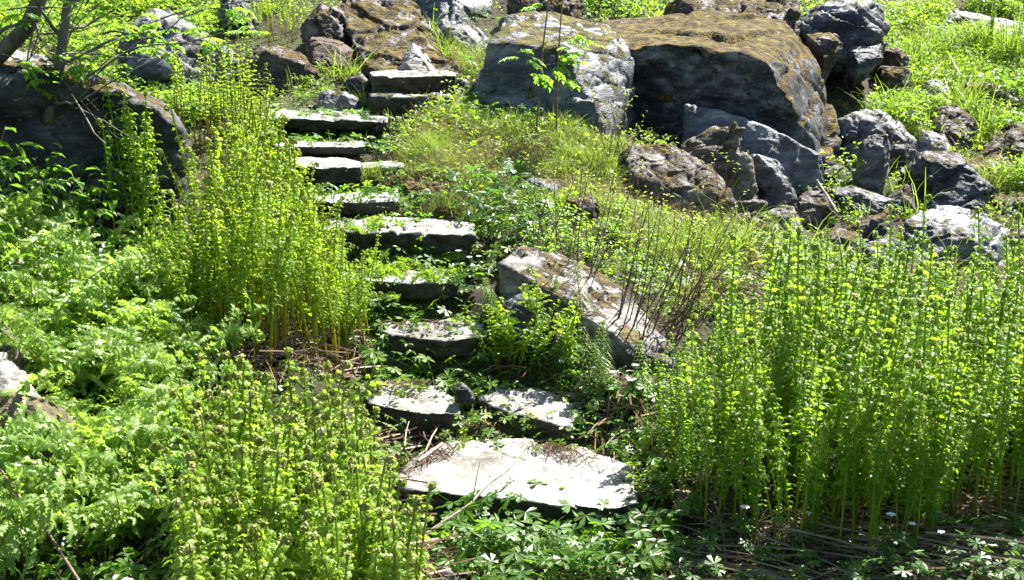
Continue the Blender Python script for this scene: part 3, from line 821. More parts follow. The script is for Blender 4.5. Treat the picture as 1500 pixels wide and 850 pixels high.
# ================================================================== vegetation
def frond_mesh(name, seed, h=0.85, lean=0.12, turns=1.6, cr=0.0145, npairs=13, s0=0.38, plen=0.055, mats=None, rad=0.0042, curl=2.3, leaf=0.009, arch=0.0, nl=9, tipfrac=0.16, droop=0.0):
    """one unrolling fern frond: stalk, coiled tip and pairs of hooked pinnae set with little leaflets"""
    rng = np.random.default_rng(seed)
    b = MB()
    n = 26
    L = h
    th = np.zeros(n)
    for k in range(n):
        s = k / (n - 1)
        th[k] = lean * s + arch * s ** 1.6 + 0.05 * math.sin(5 * s + seed)
    ds = L / (n - 1)
    P_ = [np.zeros(3)]
    for k in range(1, n):
        P_.append(P_[-1] + ds * np.array([math.sin(th[k]), 0.0, math.cos(th[k])]))
    # coil
    a = th[-1]
    m = 16
    tot = turns * 2 * math.pi
    for k in range(m):
        f = (k + 0.5) / m
        r_ = cr * (1 - 0.72 * f)
        a += tot / m
        P_.append(P_[-1] + r_ * tot / m * np.array([math.sin(a), 0, math.cos(a)]))
    P_ = np.array(P_)
    P_[:, 1] += 0.012 * np.sin(np.linspace(0, 3.0, len(P_)) + rng.uniform(0, 6)) * np.linspace(0, 1, len(P_)) * (h / 0.6)
    rr = np.concatenate([np.linspace(rad, rad * 0.55, n), np.linspace(rad * 0.95, rad * 0.6, m)])
    v, f = tube(P_, rr, 4)
    b.add(v, f, 0)
    # scales and folded leaflets along the coil
    tg = np.gradient(P_, axis=0); tg /= np.linalg.norm(tg, axis=1)[:, None]
    for k in range(n - 1, n + m):
        for sgn in (-1, 1):
            for q in range(1):
                side = np.array([0, sgn, 0])
                outw = np.cross(tg[k], np.array([0, 1.0, 0]))
                d = side * rng.uniform(.5, 1) + outw * rng.uniform(-1.0, 0.5) + tg[k] * rng.uniform(-.3, .5)
                d /= np.linalg.norm(d)
                l_ = rng.uniform(.6, 1.15) * leaf * 1.15
                t_ = tg[k] * l_ * 0.42
                p0 = P_[k]
                b.add([p0 - t_, p0 + d * l_ * .6 + t_ * .6, p0 + d * l_, p0 + d * l_ * .6 - t_ * 1.2], [(0, 1, 2), (0, 2, 3)], 2)
    # pinnae
    for j in range(npairs):
        s = s0 + (1 - s0) * (j + rng.uniform(-.2, .2)) / npairs
        s = min(max(s, 0), .985)
        k = s * (n - 1)
        k0 = int(k)
        p0 = P_[k0] + (P_[k0 + 1] - P_[k0]) * (k - k0)
        T = np.array([math.sin(th[k0]), 0, math.cos(th[k0])])
        Nn = np.cross(np.array([0, 1.0, 0]), T)   # outward (upper side) direction
        env = min(1.0, (s - s0) / (1 - s0) * 3.0 + 0.45) * (1.0 - 0.62 * max(0, (s - .55) / .45) ** 1.3)
        for sgn in (-1, 1):
            ln = plen * env * rng.uniform(0.6, 1.4)
            up = rng.uniform(0.2, 1.0)
            if rng.random() < .06:
                continue
            D = np.array([0, sgn * 1.0, 0]) + T * up + Nn * rng.uniform(-.8, .8)
            D /= np.linalg.norm(D)
            # curve in plane (D, B): rises then hooks over
            Bv = -Nn * rng.uniform(-.3, .8) - T * rng.uniform(.5, 1.0) + np.array([0, 0, -droop])
            Bv -= D * (Bv @ D)
            Bv /= np.linalg.norm(Bv)
            q = p0.copy()
            cw = curl * rng.uniform(.35, 1.35)
            Q = [q.copy()]
            Dq = []
            for t in range(nl):
                tt = (t + 1) / nl
                ang = cw * tt ** 1.7
                dd = D * math.cos(ang) + Bv * math.sin(ang)
                Dq.append(dd)
                q = q + dd * ln / nl
                Q.append(q.copy())
            Wv = np.cross(D, Bv)
            Wv /= np.linalg.norm(Wv)
            wr = np.linspace(.0019, .0011, nl + 1)
            sv_ = np.concatenate([np.array(Q) - Wv * wr[:, None], np.array(Q) + Wv * wr[:, None]])
            b.add(sv_, [(t, t + 1, t + nl + 2) for t in range(nl)] + [(t, t + nl + 2, t + nl + 1) for t in range(nl)], 1)
            for t in range(nl):
                tt = (t + .5) / nl
                lw = leaf * (1.15 - 0.75 * tt) * (plen / .055) ** .35
                nb = np.cross(Dq[t], Wv)
                for s2 in (-1, 1):
                    tip = Q[t] + Wv * s2 * lw * rng.uniform(.75, 1.2) + Dq[t] * lw * .45 - nb * lw * rng.uniform(-.2, .7)
                    e = Dq[t] * ln / nl * .52
                    mid = (Q[t] + tip) / 2
                    b.add([Q[t] - e * .2, mid - e * .9, tip, mid + e * .9, Q[t] + e * 1.4], [(0, 1, 2), (0, 2, 3), (0, 3, 4)], 1)
    return b.mesh(name, mats, smooth=False)


def fern_plants(spots, meshes, label, cat, group, nf=(5, 8), spread=0.06, scale=(0.8, 1.1), lean=0.12, outward=False, name="fern_plant", toward=None, hfun=None):
    for (x, y, z) in spots:
        t = empty(name, (x, y, z - 0.02), random.uniform(0, 6.28))
        tag(t, label, cat, group)
        n = random.randint(*nf)
        sc0 = hfun(x, y) if hfun else 1.0
        for k in range(n):
            a = k / n * 6.283 + random.uniform(-.4, .4)
            r = spread * random.uniform(.25, 1.0)
            f = link("frond", random.choice(meshes), (r * math.cos(a), r * math.sin(a), 0), t)
            s = random.uniform(*scale) * sc0
            f.scale = (s, s, s)
            rz = a + random.uniform(-.5, .5) if outward else random.uniform(0, 6.28)
            f.rotation_euler = (random.gauss(0, lean), random.gauss(0, lean) + (0.12 if outward else 0.0), rz)


def jitter_grid(x0, x1, y0, y1, step, keep=lambda x, y: True):
    out = []
    nx_ = int((x1 - x0) / step) + 1
    ny_ = int((y1 - y0) / step) + 1
    for i in range(nx_):
        for j in range(ny_):
            x = x0 + (i + random.uniform(.05, .95)) * step
            y = y0 + (j + random.uniform(.05, .95)) * step
            if keep(x, y):
                out.append((x, y))
    return out


def inpoly(px, py, poly):
    px = np.asarray(px, float); py = np.asarray(py, float)
    r = np.zeros(px.shape, bool)
    n = len(poly)
    for i in range(n):
        x1, y1 = poly[i]
        x2, y2 = poly[(i + 1) % n]
        if y1 == y2:
            continue
        c = ((y1 > py) != (y2 > py)) & (px < (x2 - x1) * (py - y1) / (y2 - y1) + x1)
        r ^= c
    return r


def patch(poly, n, rng=R, rocks=True):
    """n random spots on the hillside inside an outline drawn on the ground"""
    G = np.array([ground(min(max(a, -400), 1900), b) for a, b in poly])[:, :2]
    x0, y0 = G.min(0); x1, y1 = G.max(0)
    out = np.zeros((0, 2))
    tries = 0
    while len(out) < n and tries < 60:
        q = np.stack([rng.uniform(x0, x1, n * 2), rng.uniform(y0, y1, n * 2)], 1)
        k = inpoly(q[:, 0], q[:, 1], G)
        q = q[k]
        if rocks and len(q):
            q = q[~on_rock(q[:, 0], q[:, 1])]
        out = np.concatenate([out, q])
        tries += 1
    out = out[:n]
    return np.concatenate([out, H(out[:, 0], out[:, 1])[:, None]], 1)


def thin(pts, dmin):
    keep = []
    for p_ in pts:
        if all((p_[0] - q[0]) ** 2 + (p_[1] - q[1]) ** 2 > dmin * dmin for q in keep):
            keep.append(p_)
    return keep


# ---- tall clump at the right
mt = [M["stalk"], M["fern"], M["crosier"]]
tall = [frond_mesh("tall_frond", 200 + k, h=random.uniform(.70, .94), lean=random.uniform(.0, .28), npairs=random.choice([17, 19, 21]), s0=random.uniform(.28, .5), plen=random.uniform(.07, .09), mats=mt, curl=2.6, leaf=.0115, rad=.0056) for k in range(14)]
poly_r = [(965, 690), (1000, 640), (1085, 575), (1250, 560), (1500, 560), (1680, 600), (1690, 790), (1490, 775), (1330, 825), (1180, 812), (1040, 805), (970, 760)]
sp_r = thin(patch(poly_r, 1500), 0.125)


def h_right(x, y):
    px = 750 + F * x / (y * 1.03)
    return float(np.interp(px, [960, 1010, 1080, 1150, 1500], [0.42, 0.60, 0.85, .93, .93])) * random.uniform(.88, 1.08)


fern_plants(sp_r, tall, "upright fern with coiled tips in the tall dense clump right of the lowest step", "fern", "tall fiddlehead ferns in the clump at the right",
            nf=(5, 8), spread=.085, scale=(.5, 1.12), lean=.09, hfun=h_right)

# ---- lime clump left of the middle steps
ml = [M["stalk_gold"], M["fern_lit"], M["crosier"]]
lime = [frond_mesh("lime_frond", 300 + k, h=random.uniform(.66, .94), lean=random.uniform(.0, .3), npairs=random.choice([14, 16, 18]), s0=random.uniform(.44, .62), plen=random.uniform(.06, .085), mats=ml, curl=2.6, leaf=.0100, rad=.0062) for k in range(12)]
poly_l = [(262, 535), (270, 480), (300, 430), (360, 380), (430, 360), (470, 420), (510, 470), (530, 520), (520, 552), (400, 545), (300, 545)]
sp_l = thin(patch(poly_l, 900), 0.105)


def h_left(x, y):
    px = 750 + F * x / (y * 1.03)
    return float(np.interp(px, [260, 330, 400, 450, 520, 560], [0.95, 1.0, 0.95, .85, .6, .42])) * random.uniform(.8, 1.08)


fern_plants(sp_l, lime, "lime green upright fern in the backlit clump left of the middle steps", "fern", "lime green ferns left of the middle steps",
            nf=(7, 10), spread=.09, scale=(.55, 1.12), lean=.09, hfun=h_left)
sp = [ground(168, 395), ground(205, 405), ground(232, 400), ground(176, 392)]
fern_plants([sp[0], sp[1], sp[2]], tall, "tall slender fern standing before the shaded big boulder", "fern", "slender ferns before the dark boulder", nf=(2, 4), spread=.05, scale=(.95, 1.12), lean=.04)
# skirt of young ferns against the steps
mid = [frond_mesh("young_frond", 330 + k, h=random.uniform(.30, .42), lean=.3, arch=random.uniform(.2, .8), npairs=14, s0=.25, plen=.06, mats=[M["stalk"], M["fern_lit"], M["crosier"]], curl=1.6, turns=1.0) for k in range(5)]
sp = thin(patch([(410, 300), (435, 340), (475, 400), (520, 470), (535, 520), (500, 545), (470, 460), (430, 370), (415, 290)], 160), .14)
fern_plants(sp, mid, "young bright fern at the left edge of the middle steps", "fern", "young ferns along the left edge of the steps", nf=(5, 7), spread=.06, scale=(.75, 1.1), lean=.15, outward=True)
sp = thin(patch([(350, 185), (385, 180), (395, 230), (415, 290), (400, 300), (360, 260)], 90), .17)
fern_plants(sp, mid, "young bright fern at the left edge of the upper steps", "fern", "young ferns along the left edge of the upper steps", nf=(4, 6), spread=.06, scale=(.75, 1.1), lean=.15, outward=True)

# ---- golden stemmed clump behind
mg = [M["stalk_brown"], M["fern_warm"], M["crosier"]]
gold = [frond_mesh("golden_frond", 360 + k, h=random.uniform(.55, .7), lean=random.uniform(0, .15), npairs=11, s0=.5, plen=.05, mats=mg, curl=2.4) for k in range(5)]
sp = thin(patch([(245, 215), (300, 190), (390, 185), (400, 225), (330, 240), (260, 235)], 200), .17)
fern_plants(sp, gold, "golden stemmed fern in the clump above the mossy crest of the dark boulder", "fern", "golden stemmed ferns above the dark boulder", nf=(5, 7), spread=.09, scale=(.75, 1.08), lean=.06)
sp = thin(patch([(372, 52), (440, 48), (442, 66), (376, 68)], 60), .2)
fern_plants(sp, lime, "small yellow fern in the tuft beside the square block at the top edge", "fern", "yellow ferns in the tuft at the top edge", nf=(6, 9), spread=.12, scale=(.42, .6), lean=.08)
sp = thin(patch([(1440, 95), (1560, 90), (1560, 125), (1450, 120)], 80), .25)
fern_plants(sp, tall, "bright upright fern below the long dark slab on the slope", "fern", "ferns below the long dark slab", nf=(5, 7), spread=.1, scale=(.6, .8), lean=.06)
sp = thin(patch([(1420, 20), (1560, 18), (1560, 2), (1430, 2)], 80), .3)
fern_plants(sp, tall, "bright upright fern above the long dark slab on the slope", "fern", "ferns above the long dark slab", nf=(5, 7), spread=.1, scale=(.5, .7), lean=.06)

# ---- brown stemmed clump at the lower left
mb_ = [M["stalk_low"], M["fern_warm"], M["crosier"]]
low = [frond_mesh("brown_stemmed_frond", 400 + k, h=random.uniform(.44, .58), lean=random.uniform(.05, .3), npairs=random.choice([13, 15]), s0=random.uniform(.22, .42), plen=random.uniform(.06, .08), mats=mb_, curl=2.6, cr=.0125, leaf=.0115, rad=.0058) for k in range(8)]
poly_ll = [(300, 775), (340, 752), (450, 752), (505, 765), (545, 820), (570, 880), (590, 1010), (300, 1010), (295, 880)]
sp_ll = thin(patch(poly_ll, 2200), 0.10)
fern_plants(sp_ll, low, "brown stemmed fern with woolly coiled tips in the clump left of the lowest step", "fern", "brown stemmed ferns at the lower left",
            nf=(5, 8), spread=.07, scale=(.75, 1.1), lean=.12)

# ---- arching lacy ferns at the far left
mla = [M["stalk"], M["fern_lacy"], M["fern_lacy"]]
lacy = [frond_mesh("lacy_frond", 450 + k, h=random.uniform(.30, .44), lean=.25, arch=random.uniform(.9, 1.9), npairs=18, s0=.2, plen=.09, mats=mla, curl=1.9, turns=1.1, cr=.020, leaf=.0125, nl=9, rad=.0036, droop=.5) for k in range(8)]
poly_fl = [(-40, 400), (60, 380), (150, 420), (230, 470), (290, 540), (255, 620), (240, 720), (235, 800), (100, 860), (-60, 900)]
sp_fl = thin(patch(poly_fl, 1000), 0.165)
fern_plants(sp_fl, lacy, "pale lacy fern with arching half unrolled fronds at the far left", "fern", "arching lacy ferns at the far left", nf=(5, 8), spread=.05, scale=(.95, 1.4), lean=.15, outward=True)
# ferns on the risers
shade = [frond_mesh("shade_frond", 480 + k, h=random.uniform(.2, .3), lean=.4, arch=random.uniform(.6, 1.2), npairs=13, s0=.25, plen=.055, mats=[M["stalk"], M["herb_light"], M["herb_light"]], curl=.9, turns=.8, cr=.01, leaf=.009, rad=.0022) for k in range(5)]
sp = thin(patch([(520, 470), (545, 425), (640, 430), (650, 455), (600, 475)], 80, rocks=False), .13)
fern_plants(sp, shade, "small bright fern growing under the fourth step", "fern", "small ferns under the fourth step", nf=(5, 7), spread=.03, scale=(.8, 1.1), lean=.15, outward=True)
sp = thin(patch([(490, 390), (520, 362), (620, 372), (660, 385), (600, 396)], 60, rocks=False), .15)
fern_plants(sp, shade, "small half shaded fern under the long fifth step", "fern", "small ferns under the fifth step", nf=(4, 6), spread=.03, scale=(.8, 1.1), lean=.15, outward=True)
sp = [ground(765, 545), ground(790, 520), ground(735, 560), ground(835, 560)]
fern_plants(sp, mid, "fern with coiled tips in the shade of the long pale stone", "fern", "ferns in the shade of the long pale stone", nf=(4, 6), spread=.04, scale=(.9, 1.25), lean=.12)

RISER = []
for i, n, x0, x1, sc_ in [(1, 46, 545, 850, (.8, 1.15)), (2, 52, 540, 730, (1.0, 1.5)), (3, 30, 520, 720, (.9, 1.3)), (4, 44, 480, 720, (1.0, 1.5)), (5, 20, 470, 640, (.8, 1.2)), (6, 22, 450, 620, (.8, 1.1)), (8, 20, 430, 600, (.7, 1.0)), (9, 16, 520, 660, (.7, 1.0))]:
    q = []
    for _ in range(n):
        y = STEP_D[i] - random.uniform(.06, .24 if i != 1 else .2)
        x = (random.uniform(x0, x1) - 750) / F * y * 1.03
        if i == 1 and random.random() < .3:
            continue
        q.append((x, y, H(x, y)[0]))
    RISER.append((i, q, sc_))

# ---- wood horsetails by the long pale stone
def horsetail_mesh(seed):
    rng = np.random.default_rng(seed)
    b = MB()
    h = rng.uniform(.24, .30)
    v, f = tube([[0, 0, 0], [.005, 0, h * .5], [.02, .01, h]], [.0022, .0018, .0008], 4)
    b.add(v, f, 0)
    for k in range(13):
        z = h * (.28 + .70 * k / 13)
        ln = .058 * (1 - .75 * k / 13) + .008
        for j in range(10):
            a = j / 10 * 6.283 + k
            d = np.array([math.cos(a), math.sin(a), 0])
            p0 = np.array([.02 * (z / h) ** 2, 0, z])
            p1 = p0 + d * ln * .55 + np.array([0, 0, .004])
            p2 = p0 + d * ln + np.array([0, 0, -.014])
            wv = np.cross(d, [0, 0, 1]) * .0021
            b.add([p0 - wv, p0 + wv, p1 - wv, p1 + wv, p2], [(0, 1, 3), (0, 3, 2), (2, 3, 4)], 0)
    return b.mesh("horsetail", [M["horsetail"]], False)


hts = [horsetail_mesh(k) for k in range(3)]
for k, (px, py, lab) in enumerate([(868, 585, "a"), (900, 590, "b"), (735, 500, "c"), (720, 480, "d"), (850, 490, "e"), (812, 560, "f"), (945, 600, "g"), (880, 570, "h"), (806, 470, "i")]):
    g = ground(px, py)
    if on_rock(g[:1], g[1:2])[0]:
        g = g + np.array([0, -.06, 0.02])
    o = link("horsetail", hts[k % 3], g)
    o.rotation_euler = (random.gauss(0, .18), random.gauss(0, .18), random.uniform(0, 6))
    s = random.uniform(.85, 1.2)
    o.scale = (s, s, s)
    tag(o, "pale green feathery horsetail growing beside the long pale stone", "horsetail", "horsetails by the long pale stone")

# ------------------------------------------------------------------ leaf templates for herbs
def palmate(r, lobes=5, seed=0, cup=.25, teeth=True):
    rng = np.random.default_rng(seed)
    V = [(0, 0, 0)]
    Fc = []
    for k in range(lobes):
        a = (k - (lobes - 1) / 2) * (2.35 / (lobes - 1)) * 1.75
        l = r * (1 - .10 * abs(k - (lobes - 1) / 2)) * rng.uniform(.9, 1.1)
        wd = .36
        def pt(rr, aa): return (rr * math.sin(a + aa), rr * math.cos(a + aa), -cup * (rr / r) ** 2 * r * .6 + .05 * r * abs(aa))
        i = len(V)
        V += [pt(l * .55, -wd), pt(l * .86, -wd * .62), pt(l * .80, -wd * .18), pt(l, 0), pt(l * .80, wd * .18), pt(l * .86, wd * .62), pt(l * .55, wd)]
        Fc += [(0, i + 1, i), (0, i + 2, i + 1), (0, i + 3, i + 2), (0, i + 4, i + 3), (0, i + 5, i + 4), (0, i + 6, i + 5)]
    return np.array(V), np.array(Fc)


def oval(l, w_, seed=0, cup=.2):
    V = np.array([(0, 0, 0), (-w_ * .8, l * .3, .12 * l), (w_ * .8, l * .3, .12 * l), (0, l * .4, 0), (-w_ * .75, l * .65, .08 * l), (w_ * .75, l * .65, .08 * l), (0, l * .7, -cup * l * .2), (0, l, -cup * l)])
    Fc = np.array([(0, 3, 1), (0, 2, 3), (1, 3, 6), (1, 6, 4), (3, 2, 5), (3, 5, 6), (4, 6, 7), (6, 5, 7)])
    return V, Fc


def herb_mesh(name, seed, kind, n, h, r, spread, lm, stem=True):
    """a leafy plant: leaves on thin stalks"""
    rng = np.random.default_rng(seed)
    b = MB()
    for k in range(n):
        a = rng.uniform(0, 6.283)
        z = h * rng.uniform(.35, 1.0)
        q = spread * math.sqrt(rng.uniform(.05, 1))
        p1 = np.array([q * math.cos(a), q * math.sin(a), z])
        if stem:
            v, f = tube([[0, 0, 0], p1 * np.array([.45, .45, .65]), p1], [.0016, .0013, .0009], 3)
            b.add(v, f, 0)
        V, Fc = palmate(r * rng.uniform(.7, 1.2), 5, seed * 31 + k) if kind == "palm" else oval(r * rng.uniform(.7, 1.3), r * .24)
        Rm = rotz(a + rng.normal() * .5 - 1.57) @ rotx(rng.normal(-.15, .35)) @ roty(rng.normal(0, .3))
        b.add(V @ Rm.T + p1, Fc, 0)
        if kind == "oval":
            for s2 in (-.9, .9, 2.6):
                V, Fc = oval(r * rng.uniform(.6, 1.0), r * .22)
                Rm = rotz(a + s2 - 1.57) @ rotx(rng.normal(-.1, .35))
                b.add(V @ Rm.T + p1 * np.array([.85, .85, .9]), Fc, 0)
    return b.mesh(name, [M[lm]], False)


def plants(spots, meshes, name, label, cat, group, scale=(.8, 1.2), tilt=.1):
    for p_ in spots:
        o = link(name, random.choice(meshes), (p_[0], p_[1], p_[2] - .01))
        s = random.uniform(*scale)
        o.scale = (s, s, s)
        o.rotation_euler = (random.gauss(0, tilt), random.gauss(0, tilt), random.uniform(0, 6.28))
        tag(o, label, cat, group)


palm_d = [herb_mesh("cranesbill", 500 + k, "palm", 11, .12, .040, .10, "herb") for k in range(5)]
palm_l = [herb_mesh("cranesbill_light", 520 + k, "palm", 10, .14, .042, .11, "herb_light") for k in range(4)]
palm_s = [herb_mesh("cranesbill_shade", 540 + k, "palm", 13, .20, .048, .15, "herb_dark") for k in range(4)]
oval_l = [herb_mesh("leafy", 560 + k, "oval", 14, .22, .045, .14, "herb_light") for k in range(5)]
oval_d = [herb_mesh("leafy_dark", 580 + k, "oval", 14, .24, .055, .16, "herb") for k in range(4)]
oval_s = [herb_mesh("small_leafy", 590 + k, "oval", 9, .09, .030, .08, "herb") for k in range(4)]

sp = thin(patch([(600, 765), (700, 770), (940, 780), (1010, 800), (1000, 850), (940, 880), (680, 880), (630, 830)], 400, rocks=False), .085)
plants(sp, palm_d, "cranesbill_plant", "low cranesbill with lobed dark leaves in front of the lowest step", "plant", "cranesbills in front of the lowest step", (.9, 1.55))
sp = thin(patch([(560, 655), (590, 618), (700, 618), (820, 640), (700, 648), (600, 662)], 120, rocks=False), .09)
plants(sp, palm_l + oval_s, "herb_plant", "bright lobed leaved herb between the two lowest steps", "plant", "herbs between the two lowest steps", (.6, .95))
sp = thin(patch([(845, 650), (860, 600), (1000, 590), (1010, 720), (950, 740), (935, 690)], 260, rocks=False), .075)
plants(sp, palm_d + oval_s, "herb_plant", "dark herb beside the right slab of the second step", "plant", "herbs right of the second step", (.7, 1.1))
sp = thin(patch([(530, 555), (560, 505), (690, 512), (700, 545), (640, 558), (560, 560)], 140, rocks=False), .085)
plants(sp, oval_s + palm_d, "herb_plant", "green leafy herb growing under the third step", "plant", "herbs under the third step", (.8, 1.25))
sp = thin(patch([(660, 330), (680, 280), (760, 270), (800, 330), (760, 365), (700, 372)], 160), .14)
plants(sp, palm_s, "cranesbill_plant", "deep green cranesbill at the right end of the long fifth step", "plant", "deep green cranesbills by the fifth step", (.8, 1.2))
sp = thin(patch([(600, 752), (700, 748), (850, 775), (940, 778), (940, 800), (600, 790)], 200, rocks=False), .06)
plants(sp, palm_d + palm_l, "cranesbill_plant", "low cranesbill growing against the front of the lowest step", "plant", "cranesbills against the front of the lowest step", (.4, .7))
for poly, lab, grp in [([(455, 372), (500, 352), (690, 362), (700, 392), (500, 396)], "half shaded herb against the tall riser of the fifth step", "herbs on the riser of the fifth step"),
                       ([(470, 318), (480, 303), (590, 300), (640, 312), (560, 322)], "green herb below the sixth step", "herbs below the sixth step"),
                       ([(450, 276), (500, 262), (600, 258), (660, 280), (560, 284)], "green herb below the seventh step", "herbs below the seventh step"),
                       ([(415, 233), (430, 220), (560, 218), (600, 228), (540, 236)], "small herb on the riser of the seventh step", "herbs on the riser of the seventh step"),
                       ([(380, 206), (400, 182), (560, 182), (590, 205)], "small herb on the riser of the ninth step", "herbs on the riser of the ninth step"),
                       ([(520, 462), (540, 425), (680, 425), (700, 465)], "leafy herb in the shade below the fourth step", "herbs below the fourth step"),
                       ([(690, 540), (760, 500), (860, 560), (960, 610), (860, 610), (760, 570)], "dark leaved herb in the shade of the long pale stone", "herbs in the shade of the long pale stone")]:
    sp = thin(patch(poly, 130, rocks=False), .085)
    plants(sp, oval_s + palm_d, "herb_plant", lab, "plant", grp, (.8, 1.25))
sp = thin(patch([(930, 700), (990, 640), (1010, 700), (990, 745), (940, 740)], 100), .09)
plants(sp, oval_l, "leafy_herb", "small bright leafy herb at the right end of the lowest step", "plant", "leafy herbs right of the lowest step", (.45, .75))
sp = thin(patch([(780, 400), (900, 395), (1010, 470), (1060, 480), (1080, 380), (960, 330), (800, 340)], 260), .17)
plants(sp, palm_l + oval_l, "leafy_herb", "light green herb on the mound behind the long pale stone", "plant", "herbs behind the long pale stone", (.7, 1.15))
sp = thin(patch([(-60, 330), (20, 230), (120, 240), (135, 330), (60, 400), (-60, 400)], 160), .16)
plants(sp[:3], oval_d, "leafy_shrub", "low broad leaved shrub at the left edge under the rowan tree", "shrub", "broad leaved shrubs at the left edge", (1.0, 1.7))
bushes = [herb_mesh("bush", 600 + k, "oval", 34, .72, .075, .26, "herb") for k in range(3)]
sp = thin(patch([(-80, 440), (110, 405), (135, 430), (60, 470), (-80, 490)], 90, rocks=False), .22)
plants(sp, bushes, "leafy_bush", "tall broad leaved bush at the left edge in front of the big shaded boulder", "bush", "broad leaved bushes before the shaded boulder", (.75, 1.05))
sp = thin(patch([(1090, 400), (1120, 345), (1230, 360), (1300, 400), (1250, 440), (1100, 440)], 120), .2)
plants(sp, palm_l, "herb_plant", "light herb in the gap between the tall ferns and the scree", "plant", "herbs between the tall ferns and the scree", (1.0, 1.5))
sp = thin(patch([(-40, 880), (60, 820), (240, 800), (250, 900), (200, 960), (-40, 960)], 160), .12)
plants(sp, oval_d + palm_l, "leafy_herb", "broad leaved herb in the bottom left corner below the lacy ferns", "plant", "herbs in the bottom left corner", (.7, 1.05))
sp = thin(patch([(240, 520), (290, 500), (300, 560), (250, 570)], 40), .12)
plants(sp, oval_d, "leafy_herb", "grey green leafy herb left of the lime green ferns", "plant", "herbs left of the lime green ferns", (.8, 1.1))
sp = thin(patch([(1000, 820), (1200, 805), (1330, 815), (1510, 790), (1600, 850), (1510, 900), (1000, 900)], 500), .105)
plants(sp, palm_d + palm_s, "cranesbill_plant", "cranesbill poking from dead stems below the tall ferns", "plant", "cranesbills in the dead stems at the bottom right", (.6, .95))
ORD = ["lowest", "second", "third", "fourth", "fifth", "sixth", "seventh", "eighth", "ninth", "tenth", "topmost"]
for i, q, sc_ in RISER:
    q = thin(q, .07)
    plants(q, palm_l + oval_s + palm_d[:2], "herb_plant", "sunlit leafy herb growing along the foot of the " + ORD[i] + " step from the bottom", "plant", "sunlit herbs at the foot of the " + ORD[i] + " step", sc_)
# green slope at upper right: individual leafy plants, the nearest
sp = thin(patch([(1225, 110), (1300, 40), (1500, 10), (1600, 60), (1600, 330), (1470, 300), (1340, 235), (1260, 160)], 1600), .24)
random.shuffle(sp)
plants(sp[:230], oval_l + palm_l, "leafy_herb", "light green leafy plant on the sunny slope right of the biggest boulder", "plant", "leafy plants on the sunny slope", (.6, 1.35))
sp = thin(patch([(860, 24), (960, 20), (980, -5), (850, -8)], 90), .25)
plants(sp, oval_l, "leafy_herb", "bright leafy plant on the ledge behind the biggest boulder", "plant", "leafy plants behind the biggest boulder", (1.0, 1.6))
sp = thin(patch([(690, 190), (700, 110), (720, 180), (830, 190), (760, 200)], 90), .16)
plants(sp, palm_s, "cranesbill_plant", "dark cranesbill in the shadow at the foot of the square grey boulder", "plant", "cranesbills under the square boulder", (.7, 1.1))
sp = thin(patch([(540, 160), (640, 150), (690, 170), (640, 200), (560, 190)], 110), .17)
plants(sp, palm_l, "cranesbill_plant", "light cranesbill in the grass by the upper steps", "plant", "cranesbills by the upper steps", (.6, .9))
sp = thin(patch([(430, 130), (500, 100), (530, 95), (510, 130), (450, 150)], 60), .2)
plants(sp, oval_l, "leafy_herb", "pale leafy plant left of the topmost step", "plant", "leafy plants left of the topmost step", (.4, .7))
g = ground(1240, 285)
for (px, py, sc_, lab) in [(1240, 276, 1.3, "bright bushy plant between the narrow leaning scree stones"), (1300, 288, .9, "small bright sprig before the upright narrow block"), (1465, 170, 2.2, "bushy dark green shrub on the slope near the right edge")]:
    q = ground(px, py)
    o = link("leafy_shrub", oval_l[0] if sc_ < 2 else oval_d[1], q)
    o.scale = (sc_,) * 3
    tag(o, lab, "plant")


# ------------------------------------------------------------------ white anemones
def anemone(seed):
    rng = np.random.default_rng(seed)
    st = MB()
    h = .17
    v, f = tube([[0, 0, 0], [.004, 0, h * .6], [.012, .004, h]], [.0015, .0012, .001], 3)
    st.add(v, f, 0)
    for k in range(3):
        V, Fc = palmate(.036, 5, seed + k)
        st.add(V @ (rotz(k * 2.1) @ rotx(-.2)).T + np.array([.006, 0, h * .66]), Fc, 0)
    fl = MB()
    for k in range(7):
        V, Fc = oval(.016, .0075)
        V[:, 2] += V[:, 1] * .35
        fl.add(V @ rotz(k / 7 * 6.283).T + np.array([.012, .004, h]), Fc, 0)
    return st.mesh("anemone_stem", [M["herb"]], False), fl.mesh("anemone_petals", [M["petal"]], False)


an = [anemone(k * 7) for k in range(3)]
for (px, py) in [(690, 405), (702, 400), (676, 398), (900, 590), (918, 596), (930, 590), (925, 575), (870, 575), (818, 560), (1180, 790), (1090, 800), (1300, 815), (1325, 812), (1375, 820), (100, 385), (150, 350), (130, 270), (75, 300), (690, 415)]:
    g = ground(px, py + 25)
    t = empty("white_anemone", g, random.uniform(0, 6))
    s = random.uniform(.85, 1.15)
    t.scale = (s, s, s)
    tag(t, "white anemone flower among green leaves beside the path", "flower", "white anemones")
    k = random.choice(an)
    link("stem", k[0], (0, 0, 0), t)
    link("blossom", k[1], (0, 0, 0), t)


